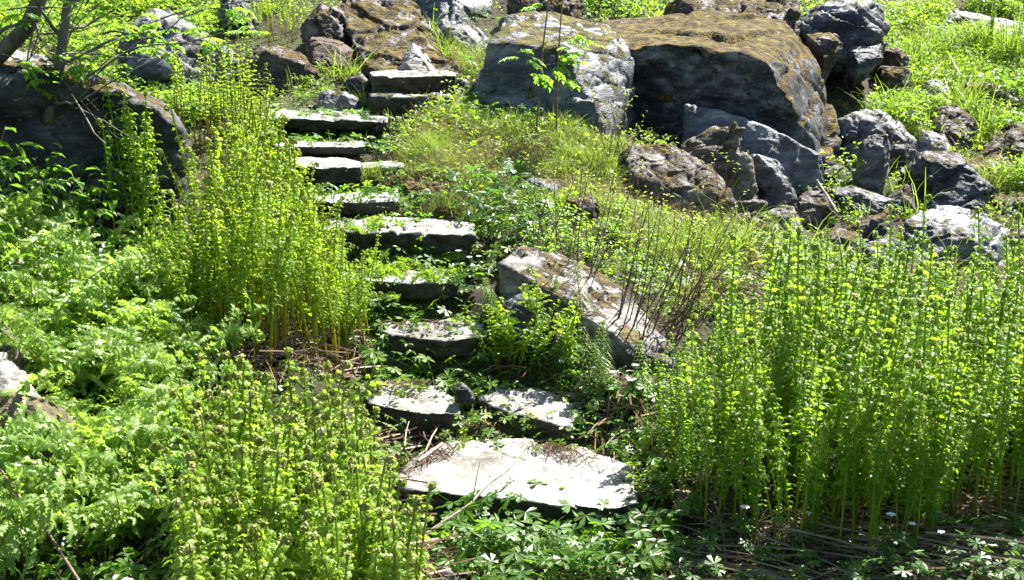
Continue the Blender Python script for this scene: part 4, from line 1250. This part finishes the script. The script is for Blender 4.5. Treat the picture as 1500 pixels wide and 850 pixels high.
# ------------------------------------------------------------------ stuff: grass, ground cover, dead stems
def scatter_mesh(name, tv, tf, pos, scl, mats, tilt=.35, rng=R, zup=True, jit=True, fixrot=None):
    """many copies of one small shape as a single mesh"""
    n = len(pos)
    a = rng.uniform(0, 2 * math.pi, n) if fixrot is None else fixrot
    tx = rng.normal(0, tilt, n); ty = rng.normal(0, tilt, n)
    c, s = np.cos(a), np.sin(a)
    v = tv[None] * np.asarray(scl)[:, None, None]
    x, y, z = v[..., 0], v[..., 1], v[..., 2]
    y2 = y * np.cos(tx)[:, None] - z * np.sin(tx)[:, None]; z2 = y * np.sin(tx)[:, None] + z * np.cos(tx)[:, None]
    x2 = x * np.cos(ty)[:, None] + z2 * np.sin(ty)[:, None]; z3 = -x * np.sin(ty)[:, None] + z2 * np.cos(ty)[:, None]
    X = x2 * c[:, None] - y2 * s[:, None]; Y = x2 * s[:, None] + y2 * c[:, None]
    V = np.stack([X, Y, z3], -1) + np.asarray(pos)[:, None, :]
    Fc = tf[None] + (np.arange(n) * len(tv))[:, None, None]
    return V.reshape(-1, 3), Fc.reshape(-1, 3)


def stuff(name, items, mats, label, cat):
    vs, fs, ms, n = [], [], [], 0
    for (v, f, mi) in items:
        vs.append(v); fs.append(f + n); ms.append(np.full(len(f), mi, np.int32)); n += len(v)
    me = tri_mesh(name, np.concatenate(vs), np.concatenate(fs), np.concatenate(ms), mats, False)
    return tag(link(name, me), label, cat, kind="stuff")


def blade(h, w_, bend):
    V, Fc = [], []
    for k in range(4):
        t = k / 3
        ww = w_ * (1 - t * .85) * .5
        V += [(-ww, bend * t * t * h, h * t * (1 - .25 * bend * t)), (ww, bend * t * t * h, h * t * (1 - .25 * bend * t))]
    for k in range(3):
        i = 2 * k
        Fc += [(i, i + 1, i + 3), (i, i + 3, i + 2)]
    return np.array(V), np.array(Fc)


BL = [blade(.12, .0045, .35), blade(.15, .004, .8), blade(.10, .004, 1.2)]
PALM = [palmate(.032, 5, 1), palmate(.034, 3, 2)]
OV = [oval(.036, .010), oval(.030, .012)]


def off_steps(p_):
    xc = np.interp(p_[:, 1], SD, SX)
    k = (np.abs(p_[:, 0] - xc) < .5) & (p_[:, 1] > 3.8) & (p_[:, 1] < 9.0)
    return p_[~k]


def lift(p_, hmax):
    q = p_.copy()
    q[:, 2] += R.uniform(.1, 1, len(q)) * hmax
    return q


def world_scatter(x0, x1, y0, y1, n):
    q = np.stack([R.uniform(x0, x1, n), R.uniform(y0, y1, n)], 1)
    q = q[~on_rock(q[:, 0], q[:, 1])]
    return off_steps(np.concatenate([q, H(q[:, 0], q[:, 1])[:, None]], 1))


# broad-leaved ground cover
gc = []
mats_gc = [M["herb"], M["herb_light"], M["herb_dark"]]
q = world_scatter(-4.2, 4.6, 2.4, 10, 15000)
nz = fbm(q * np.array([1.1, 1.1, 0]) + 3.3, 3)
q = q[nz > -.15]
for k in range(4):
    u = np.repeat(q[k::4], 2, 0) + R.normal(0, .035, (len(q[k::4]) * 2, 3)) * np.array([1, 1, 0])
    T = (PALM + OV)[k]
    v, f = scatter_mesh("g", T[0], T[1], lift(u, .07), R.uniform(.6, 1.25, len(u)), None)
    gc.append((v, f, k % 2))
stuff("ground_cover", gc, mats_gc, "low green leafy ground cover between ferns and rocks", "ground cover")

mound = [(560, 270), (600, 200), (660, 140), (700, 195), (900, 200), (950, 260), (1080, 340), (1060, 420), (960, 400), (880, 330), (760, 300), (700, 340), (600, 300)]
sl_ = []
q = np.concatenate([patch([(1215, 120), (1300, 30), (1500, -10), (1650, 60), (1650, 330), (1470, 300), (1340, 235), (1240, 160)], 9000),
                    patch([(-100, 60), (200, 60), (400, -10), (-100, -10)], 1500), patch([(380, 130), (480, 110), (520, 60), (500, 150), (440, 160)], 250),
                    patch([(120, 130), (400, 120), (420, 190), (250, 180)], 1400), patch(mound, 1900), patch([(-300, 130), (150, 110), (450, 5), (450, -20), (-300, -20)], 5000), patch([(620, 300), (680, 230), (780, 250), (900, 330), (1000, 380), (1060, 470), (960, 480), (860, 400), (700, 350)], 700), patch([(700, 60), (1300, 40), (1300, -20), (700, -20)], 1500), patch([(930, 210), (1240, 240), (1500, 200), (1520, 400), (1080, 410), (960, 330)], 800)])
q = q[fbm(q * np.array([1.6, 1.6, 0]) + 9.1, 3) > -.22]
far = np.concatenate([world_scatter(-9, 10, 10.5, 22, 9000), world_scatter(-9, -3.5, 4, 11, 3000), world_scatter(4, 9, 4, 11, 2500)])
q = np.concatenate([q, far[fbm(far * np.array([.8, .8, 0]) + 2.2, 3) > -.35]])
for k in range(4):
    u = q[k::4]
    u = np.repeat(u, 5, 0) + R.normal(0, .07, (len(u) * 5, 3)) * np.array([1, 1, 0])
    T = (PALM + OV)[k]
    v, f = scatter_mesh("g", T[0], T[1], lift(u, .05 + .17 * sstep(7, 8.5, u[:, 1])), R.uniform(.45, 1.05, len(u)) * (.8 + .45 * sstep(6.5, 8.5, u[:, 1])), None, tilt=.5)
    sl_.append((v, f, [1, 1, 0, 1][k]))
stuff("slope_undergrowth", sl_, mats_gc, "bright leafy undergrowth covering the slope behind the rocks", "undergrowth")

# grass
gr = []
mats_gr = [M["grass"], M["straw"]]
A_ = patch(mound, 14000)
B_ = patch([(540, 160), (660, 140), (720, 190), (600, 230)], 1800, rocks=False)
E_ = patch([(1215, 120), (1300, 30), (1500, -10), (1650, 60), (1650, 330), (1470, 300), (1340, 235), (1240, 160)], 8000)
E_ = np.concatenate([E_, patch([(930, 210), (1240, 240), (1500, 200), (1520, 400), (1080, 410), (960, 330)], 260), patch([(480, 120), (540, 40), (720, 60), (700, 120), (640, 130)], 200)])
C_ = patch([(960, 330), (1090, 330), (1090, 440), (1000, 470)], 1500)
D_ = world_scatter(-4, 4.5, 2.4, 11, 9000)
for k in range(3):
    for P_, sc, mi in ((A_[k::3], (.4, 1.0), 0), (B_[k::3], (.3, .8), 0), (C_[k::3], (.5, 1.1), 0), (E_[k::3], (.8, 2.4), 0), (D_[k::3], (.3, .8), 0)):
        P2 = np.repeat(P_, 3, 0) + R.normal(0, .022, (len(P_) * 3, 3)) * np.array([1, 1, 0])
        v, f = scatter_mesh("g", BL[k][0], BL[k][1], P2, R.uniform(*sc, len(P2)) * np.clip(.85 + .9 * fbm(P2 * np.array([2.6, 2.6, 0]) + 4.4, 2), .3, 1.7), None, tilt=.3)
        gr.append((v, f, mi))
    for P_, sc in ((A_[k::6], (.4, 1.1)), (C_[k::3], (.5, 1.2)), (B_[k::4], (.3, .7)), (E_[k::6], (.7, 1.8))):
        P2 = np.repeat(P_, 3, 0) + R.normal(0, .03, (len(P_) * 3, 3)) * np.array([1, 1, 0])
        v, f = scatter_mesh("g", BL[k][0], BL[k][1], P2, R.uniform(*sc, len(P2)), None, tilt=.8)
        gr.append((v, f, 1))
stuff("grass", gr, mats_gr, "mixed green and dry grass on the mound and between the plants", "grass")

# tufts of grass hanging over and growing on the steps
def tuft_mesh(seed, n=46, mi=0, mix=.25):
    rng = np.random.default_rng(seed)
    b = MB()
    for k in range(n):
        V, Fc = BL[k % 3]
        V = V * rng.uniform(.6, 1.35)
        a = rng.uniform(0, 6.283)
        b.add(V @ (rotz(a) @ rotx(rng.normal(-.15, .35))).T + np.array([rng.normal(0, .022), rng.normal(0, .018), 0]), Fc, 1 if rng.random() < mix else 0)
    return b.mesh("grass_tuft", mats_gr, False)


tufts = [tuft_mesh(k) for k in range(4)] + [tuft_mesh(9, mix=.8)]
for (px0, px1, py, n, dry, lab, grp) in [(600, 680, 208, 5, 1, "dry grass tuft hanging over the right end of the eighth step", "tufts on the eighth step"),
                                        (410, 545, 226, 14, 0, "green grass tuft on the riser of the eighth step", "tufts under the eighth step"),
                                        (390, 600, 196, 16, 0, "green grass tuft under the long wavy ninth step", "tufts under the ninth step"),
                                        (440, 590, 266, 9, 0, "grass tuft under the seventh step", "tufts under the seventh step"),
                                        (545, 580, 124, 3, 0, "bright grass tuft in front of the topmost step", "tufts by the topmost step"),
                                        (480, 650, 156, 12, 0, "grass tuft on the landing under the tenth step", "tufts on the upper landing"),
                                        (590, 660, 136, 6, 1, "grass tuft growing on the tenth step", "tufts on the tenth step"),
                                        (570, 640, 316, 5, 1, "grass tuft between the fifth and sixth steps", "tufts above the fifth step"),
                                        (690, 760, 748, 5, 0, "fresh grass tuft leaning against the front of the lowest step", "tufts before the lowest step")]:
    for k in range(n):
        g = ground(random.uniform(px0, px1), py + random.uniform(-5, 5))
        o = link("grass_tuft", tufts[4] if dry and k % 2 else tufts[k % 4], g)
        s = random.uniform(.6, 1.1) * (.8 if py > 200 else 1.1)
        o.scale = (s, s, s)
        o.rotation_euler = (0, 0, random.uniform(0, 6.28))
        tag(o, lab, "grass tuft", grp)

# dead stems
def stick(l, w_, bend):
    V, Fc = [], []
    for k in range(5):
        t = k / 4 - .5
        V += [(t * l, -w_, bend * (.25 - t * t) * l), (t * l, w_, bend * (.25 - t * t) * l), (t * l, 0, bend * (.25 - t * t) * l + w_ * 1.2)]
    for k in range(4):
        i = 3 * k
        Fc += [(i, i + 3, i + 5), (i, i + 5, i + 2), (i + 2, i + 5, i + 4), (i + 2, i + 4, i + 1)]
    return np.array(V), np.array(Fc)


ST = [stick(.34, .0028, .25), stick(.22, .0022, .6), stick(.14, .0018, .9)]
dl = []
for poly, n, hm, ang in [([(1000, 800), (1480, 740), (1650, 760), (1650, 900), (1000, 900)], 380, .03, .6),
                         ([(960, 620), (1000, 600), (1010, 780), (950, 780)], 70, .04, None),
                         ([(560, 850), (600, 780), (680, 800), (1000, 790), (1000, 880), (600, 900)], 420, .02, None),
                         ([(280, 560), (280, 500), (520, 500), (560, 560), (400, 570)], 330, .03, None),
                         ([(440, 345), (440, 315), (490, 318), (490, 345)], 160, .05, None),
                         ([(700, 480), (760, 520), (960, 600), (980, 640), (860, 620), (720, 580)], 80, .03, None),
                         ([(985, 370), (1100, 350), (1100, 450), (1010, 450)], 500, .05, None),
                         ([(230, 690), (330, 670), (560, 680), (640, 850), (640, 950), (220, 950)], 900, .05, None),
                         ([(560, 560), (840, 600), (960, 660), (940, 690), (850, 655), (700, 645), (560, 680)], 90, .02, None)]:
    P_ = patch(poly, n)
    for k in range(3):
        u = lift(P_[k::3], hm)
        fr = None if ang is None else -.45 + R.normal(0, ang, len(u))
        v, f = scatter_mesh("s", ST[k][0], ST[k][1], u, R.uniform(.6, 1.5, len(u)), None, tilt=.22, fixrot=fr)
        dl.append((v, f, 0))
M["strawstem"] = leafmat("straw_stem", (0.07, 0.045, 0.025), (0.30, 0.235, 0.15), (0.3, 0.2, 0.1), tw=0.06)
LS = stick(.55, .0034, .12)
P_ = patch([(1060, 800), (1330, 770), (1480, 720), (1700, 720), (1700, 900), (1060, 900)], 170)
P2 = np.concatenate([patch([(560, 850), (600, 780), (1000, 790), (1480, 730), (1650, 730), (1650, 900), (600, 900)], 2600), patch([(280, 560), (280, 500), (520, 500), (560, 560), (400, 570)], 700), patch([(540, 560), (840, 600), (1000, 620), (1000, 790), (850, 655), (560, 680)], 700)])
v, f = scatter_mesh("s", OV[1][0], OV[1][1], lift(P2, .02), R.uniform(.3, 1.0, len(P2)), None, tilt=.5)
dl.append((v, f, 0))
u = lift(P_, .07)
v, f = scatter_mesh("s", LS[0], LS[1], u, R.uniform(.6, 1.3, len(u)), None, tilt=.12, fixrot=-.5 + R.normal(0, .3, len(u)))
dl.append((v, f, 1))
stuff("dead_fern_litter", dl, [M["litter"], M["strawstem"]], "brown and straw coloured dead fern stems lying under the ferns", "litter")
# crumbs of litter on the back of the treads
tl = []
for poly, n in [([(585, 690), (650, 655), (700, 652), (600, 700)], 110), ([(700, 655), (800, 655), (920, 690), (880, 672), (780, 650)], 120), ([(560, 478), (700, 474), (700, 480), (560, 484)], 70), ([(530, 568), (640, 562), (650, 568), (540, 576)], 70)]:
    i = 0 if poly[0][1] > 600 else (1 if poly[0][1] > 500 else 2)
    z = SZ[i] + .022
    G = np.array([atz(a, b, z) for a, b in poly])
    k = R.dirichlet(np.ones(len(G)), n)
    u = k @ G
    u[:, 2] += R.uniform(0, .012, len(u))
    v, f = scatter_mesh("s", ST[2][0] * .7, ST[2][1], u, R.uniform(.4, 1.3, len(u)), None, tilt=.1)
    tl.append((v, f, 0))
stuff("tread_litter", tl, [M["litter"]], "crumbs of dead stems lying on the backs of the lowest treads", "litter")


# ------------------------------------------------------------------ rowan tree, sapling, shrubs, sticks
def branch_path(p0, p1, wob, n=9, rng=R):
    t = np.linspace(0, 1, n)[:, None]
    p_ = np.asarray(p0)[None] * (1 - t) + np.asarray(p1)[None] * t
    return p_ + np.sin(t * math.pi) * wob * np.array([rng.normal(), rng.normal(), rng.normal()])[None] + rng.normal(0, wob * .12, (n, 3)) * np.sin(t * math.pi)


def pinnate(b, p0, d, l, rng, npair=6, lw=.011, mi=0, ll=.036):
    d = np.asarray(d, float); d /= np.linalg.norm(d)
    side = np.cross(d, [0, 0, 1.0]); side /= np.linalg.norm(side) + 1e-9
    up = np.cross(side, d)
    v, f = tube([p0, p0 + d * l * .5 + up * .01, p0 + d * l - up * .012], [.0012, .001, .0006], 3)
    b.add(v, f, mi)
    for k in range(npair + 1):
        t = .18 + .8 * k / npair
        p_ = p0 + d * l * t + up * (.01 * math.sin(t * 3) - .012 * t * t)
        for s2 in ((-1, 1) if k < npair else (0,)):
            dd = side * s2 + d * (.45 if s2 else 1) - up * rng.uniform(.0, .5)
            dd /= np.linalg.norm(dd)
            V, Fc = oval(ll * rng.uniform(.8, 1.15), lw)
            yv = dd; xv = np.cross(dd, up); xv /= np.linalg.norm(xv) + 1e-9; zv = np.cross(xv, yv)
            b.add(p_ + V[:, :1] * xv + V[:, 1:2] * yv + V[:, 2:3] * zv, Fc, mi)


def leaf_spray(b, tip, rng, n=5, l=.12, ll=.036, lw=.011):
    for k in range(n):
        a = rng.uniform(0, 6.283)
        pinnate(b, tip + rng.normal(0, .02, 3), [math.cos(a), math.sin(a), rng.uniform(-.5, .45)], l * rng.uniform(.7, 1.2), rng, lw=lw, ll=ll)


rng = np.random.default_rng(77)
base = ground(88, 232) + np.array([0, -.1, 0]); base = at(72, 190, 5.5)
t = empty("rowan_tree", base - np.array([0, 0, .1]))
tag(t, "small rowan tree with dark crooked trunk on the left boulder", "tree")
t0 = np.array(t.location)
b = MB()
trunk = np.array([at(58, 215, 5.6), at(72, 175, 5.5), at(84, 120, 5.5), at(92, 60, 5.5), at(100, 0, 5.5), at(112, -90, 5.55), at(118, -200, 5.6)])
v, f = tube(trunk - t0, [.036, .030, .027, .024, .022, .018, .012], 8)
b.add(v, f, 0)
link("trunk", b.mesh("trunk", [M["bark"]]), (0, 0, 0), t)
b = MB()
limb = np.array([at(-60, 110, 5.7), at(0, 80, 5.65), at(40, 40, 5.6), at(70, -30, 5.6), at(90, -120, 5.7)])
v, f = tube(limb - t0, [.05, .045, .04, .032, .02], 8)
b.add(v, f, 0)
for (a_, c_, r_) in [((62, 165), (-30, 95), .018), ((92, 60), (40, -20), .011), ((88, 95), (170, 52), .010), ((96, 40), (180, 5), .010), ((100, 0), (230, -40), .012), ((76, 150), (130, 118), .009),
                     ((170, 52), (265, 26), .006), ((180, 70), (320, 12), .006), ((130, 118), (235, 66), .006), ((150, 50), (222, 66), .006), ((60, 60), (80, 10), .008), ((66, 10), (40, 90), .008), ((-20, 60), (60, 30), .012),
                     ((265, 26), (400, 4), .0045), ((222, 66), (330, 46), .004), ((230, 62), (350, 55), .004), ((100, 0), (60, -90), .012), ((110, -80), (240, -120), .012), ((112, -90), (20, -170), .012), ((118, -150), (220, -220), .010)]:
    pp = branch_path(at(*a_, 5.5), at(*c_, 5.5 + rng.uniform(-.35, .2)), .03, rng=rng)
    v, f = tube(pp - t0, np.linspace(r_, r_ * .5, len(pp)), 5)
    b.add(v, f, 0)
for k in range(34):
    a_ = (rng.uniform(-40, 130), rng.uniform(-20, 150))
    an_ = rng.uniform(-1.2, .9)
    ln_ = rng.uniform(60, 170)
    c_ = (a_[0] + ln_ * math.cos(an_), a_[1] + ln_ * math.sin(an_))
    pp = branch_path(at(*a_, 5.5 + rng.uniform(-.3, .3)), at(*c_, 5.5 + rng.uniform(-.4, .4)), .03, rng=rng)
    v, f = tube(pp - t0, np.linspace(.0045, .0015, len(pp)), 4)
    b.add(v, f, 0)
link("branches", b.mesh("branches", [M["bark"]]), (0, 0, 0), t)
b = MB()
for (px, py) in [(160, 12), (175, 45), (150, 42), (195, 4), (215, 45), (232, 40), (250, 10), (100, 100), (118, 78), (135, 52), (185, 60), (285, 45), (300, 52), (292, 66), (345, 40), (360, 45), (372, 52), (235, 50), (128, 90), (90, 130), (150, 75), (205, 70), (140, 60),
                 (110, 92), (275, 10), (70, 108), (30, 20), (45, 60), (120, 30), (320, 5), (240, 72), (60, 130), (20, 45), (175, 25), (10, 30), (35, 100), (0, 120), (50, 15), (85, 75), (65, 90), (15, 70), (130, 15), (150, 100), (100, 50), (340, 15), (300, 20)]:
    if rng.random() < .62:
        leaf_spray(b, at(px, py, 5.5 + rng.uniform(-.3, .25)) - t0, rng, 3, .115)
for k in range(60):
    px, py = rng.uniform(-160, 260), rng.uniform(-330, -15)
    leaf_spray(b, at(px, py, 5.6 + rng.uniform(-.6, .6)) - t0, rng, 5, .13)
link("crown", b.mesh("crown", [M["sorrel"]], False), (0, 0, 0), t)

# a second rowan limb drooping over the top of the picture
b = MB()
p0 = at(810, 195, 7.55); p0[2] = H(p0[0], p0[1])[0]
t = empty("rowan_sapling", p0)
tag(t, "slender rowan sapling in front of the square grey boulder", "sapling")
for (pa, pb_, r_) in [((786, 192), (808, -40), .008), ((815, 190), (828, -60), .007)]:
    pp = branch_path(at(*pa, 7.3), at(*pb_, 7.3), .02, rng=rng)
    v, f = tube(pp - p0, np.linspace(r_, r_ * .5, len(pp)), 5)
    b.add(v, f, 0)
for (pa, pb_) in [((800, 100), (776, 82)), ((806, 60), (840, 55)), ((800, 95), (830, 92)), ((798, 115), (828, 118)), ((803, 60), (770, 84)), ((810, 20), (800, 5)), ((795, 130), (785, 118)), ((825, 70), (838, 88))]:
    v, f = tube(np.array([at(*pa, 7.3), at(*pb_, 7.25)]) - p0, [.003, .002], 4)
    b.add(v, f, 0)
link("stem", b.mesh("sapling_stem", [M["twig"]]), (0, 0, 0), t)
b = MB()
for (px, py) in [(770, 86), (778, 84), (838, 56), (828, 62), (845, 66), (828, 92), (816, 96), (830, 118), (800, 116), (800, 6), (790, 116), (838, 88), (808, 100), (818, 80)]:
    leaf_spray(b, at(px, py, 7.25) - p0, rng, 2, .12, ll=.04, lw=.012)
link("leaves", b.mesh("sapling_leaves", [M["sorrel"]], False), (0, 0, 0), t)


def shrub(lab, base_px, tips, d, leafy=1.0, group=None, r=.0037, name="twiggy_shrub"):
    g0 = ground(*base_px)
    t = empty(name, g0)
    tag(t, lab, "shrub", group)
    s = MB(); l = MB()
    for (tx, ty) in tips:
        o = np.array([rng.normal(0, .07), rng.normal(0, .05), -.02])
        tip = at(tx, ty, g0[1] + rng.uniform(-.15, .25)) - g0
        pp = branch_path(o, tip, .02, 8, rng)
        v, f = tube(pp, np.linspace(r, r * .35, 8), 4)
        s.add(v, f, 0)
        for q in range(rng.integers(1, 4)):
            k = rng.integers(3, 7)
            d2 = rng.normal(0, .5, 3) + np.array([0.2, 0, 1.0])
            ln = rng.uniform(.06, .16)
            e = pp[k] + d2 / np.linalg.norm(d2) * ln
            v, f = tube([pp[k], (pp[k] + e) / 2 + rng.normal(0, .006, 3), e], [r * .45, r * .35, r * .25], 3)
            s.add(v, f, 0)
            if rng.random() < leafy:
                for z in range(3):
                    V, Fc = oval(rng.uniform(.018, .032), .006)
                    Rm = rotz(rng.uniform(0, 6.28)) @ rotx(rng.uniform(-.2, 1.0))
                    l.add(V @ Rm.T + e - (e - pp[k]) * z * .3, Fc, 0)
        if rng.random() < leafy + .2:
            for z in range(4):
                V, Fc = oval(rng.uniform(.02, .034), .007)
                Rm = rotz(rng.uniform(0, 6.28)) @ rotx(rng.uniform(-.2, 1.0))
                l.add(V @ Rm.T + pp[-1] - (pp[-1] - pp[-2]) * z * .2, Fc, 0)
    link("stems", s.mesh("shrub_stems", [M["twig"]]), (0, 0, 0), t)
    if l.n:
        link("leaves", l.mesh("shrub_leaves", [M["twigleaf"]], False), (0, 0, 0), t)


for (bx, by, n, x0, x1, y0, y1, lab) in [(930, 500, 13, 930, 1040, 260, 340, "bare brown twiggy shrub leaning right at the lower end of the long pale stone"),
                                        (985, 490, 16, 1000, 1110, 300, 390, "dense reddish twiggy shrub between the long pale stone and the tall ferns"),
                                        (850, 430, 9, 850, 950, 200, 320, "thin tall twiggy shrub behind the middle of the long pale stone"),
                                        (800, 370, 6, 770, 880, 190, 290, "sparse twiggy shrub on the mound behind the top of the long pale stone"),
                                        (905, 260, 8, 862, 950, 125, 190, "yellow leaved twig shrub in front of the gap between the two great boulders"),
                                        (1040, 350, 9, 1010, 1100, 215, 300, "budding twig shrub before the pointed mossy rock"),
                                        (1010, 520, 8, 1040, 1130, 380, 440, "low slanting twig shrub at the left edge of the tall ferns"),
                                        (690, 95, 5, 690, 730, 48, 80, "pale leaved twig shrub left of the square grey boulder"),
                                        (1405, 95, 5, 1390, 1430, 20, 60, "tall leafy twig shrub in front of the long dark slab"),
                                        (1240, 795, 4, 1225, 1265, 720, 745, "pair of straw coloured twigs at the front of the tall ferns")]:
    tips = [(rng.uniform(x0, x1), rng.uniform(y0, y1)) for _ in range(n)]
    shrub(lab, (bx, by), tips, None, leafy=.55)


def lone_stick(name, lab, pth, rad, mat, forks=()):
    P_ = np.array(pth)
    b = MB()
    v, f = tube(P_ - P_[0], rad, 6)
    b.add(v, f, 0)
    for fk in forks:
        v, f = tube(np.array(fk) - P_[0], np.linspace(.0025, .001, len(fk)), 4)
        b.add(v, f, 0)
    tag(link(name, b.mesh(name, [M[mat]]), P_[0]), lab, "stick")


lone_stick("fallen_branch", "thin fallen branch leaning across the front of the lowest step",
           [at(625, 782, 3.62), at(655, 762, 3.66), at(690, 738, 3.72), at(712, 712, 3.8), at(745, 688, 3.9), at(765, 662, 3.98), at(777, 645, 4.05)], np.linspace(.008, .0025, 7), "deadtwig",
           [[at(692, 735, 3.72), at(698, 700, 3.72), at(703, 676, 3.72)]])
lone_stick("leaning_stalk", "reddish dead stem leaning through the lacy ferns at bottom left", [at(-10, 672, 3.0), at(30, 730, 2.9), at(70, 780, 2.8), at(115, 850, 2.7), at(130, 900, 2.6)], np.linspace(.003, .005, 5), "twig")
lone_stick("broken_stick", "pale broken stick standing in the scree below the narrow block", [at(1226, 312, 7.4), at(1212, 290, 7.5), at(1196, 264, 7.6)], [.012, .014, .010], "deadtwig")
lone_stick("dead_twig", "long pale dead twig hanging before the shaded big boulder", [at(105, 138, 5.2), at(122, 165, 5.15), at(138, 195, 5.1), at(155, 211, 5.1)], [.003, .0035, .003, .002], "deadtwig",
           [[at(118, 160, 5.15), at(150, 175, 5.1), at(180, 195, 5.1), at(205, 205, 5.1)]])
lone_stick("dry_stick", "short straw coloured stick lying at the left of the lowest tread", [at(612, 676, 4.05), at(632, 662, 4.12), at(648, 650, 4.18)], [.008, .009, .007], "deadtwig")
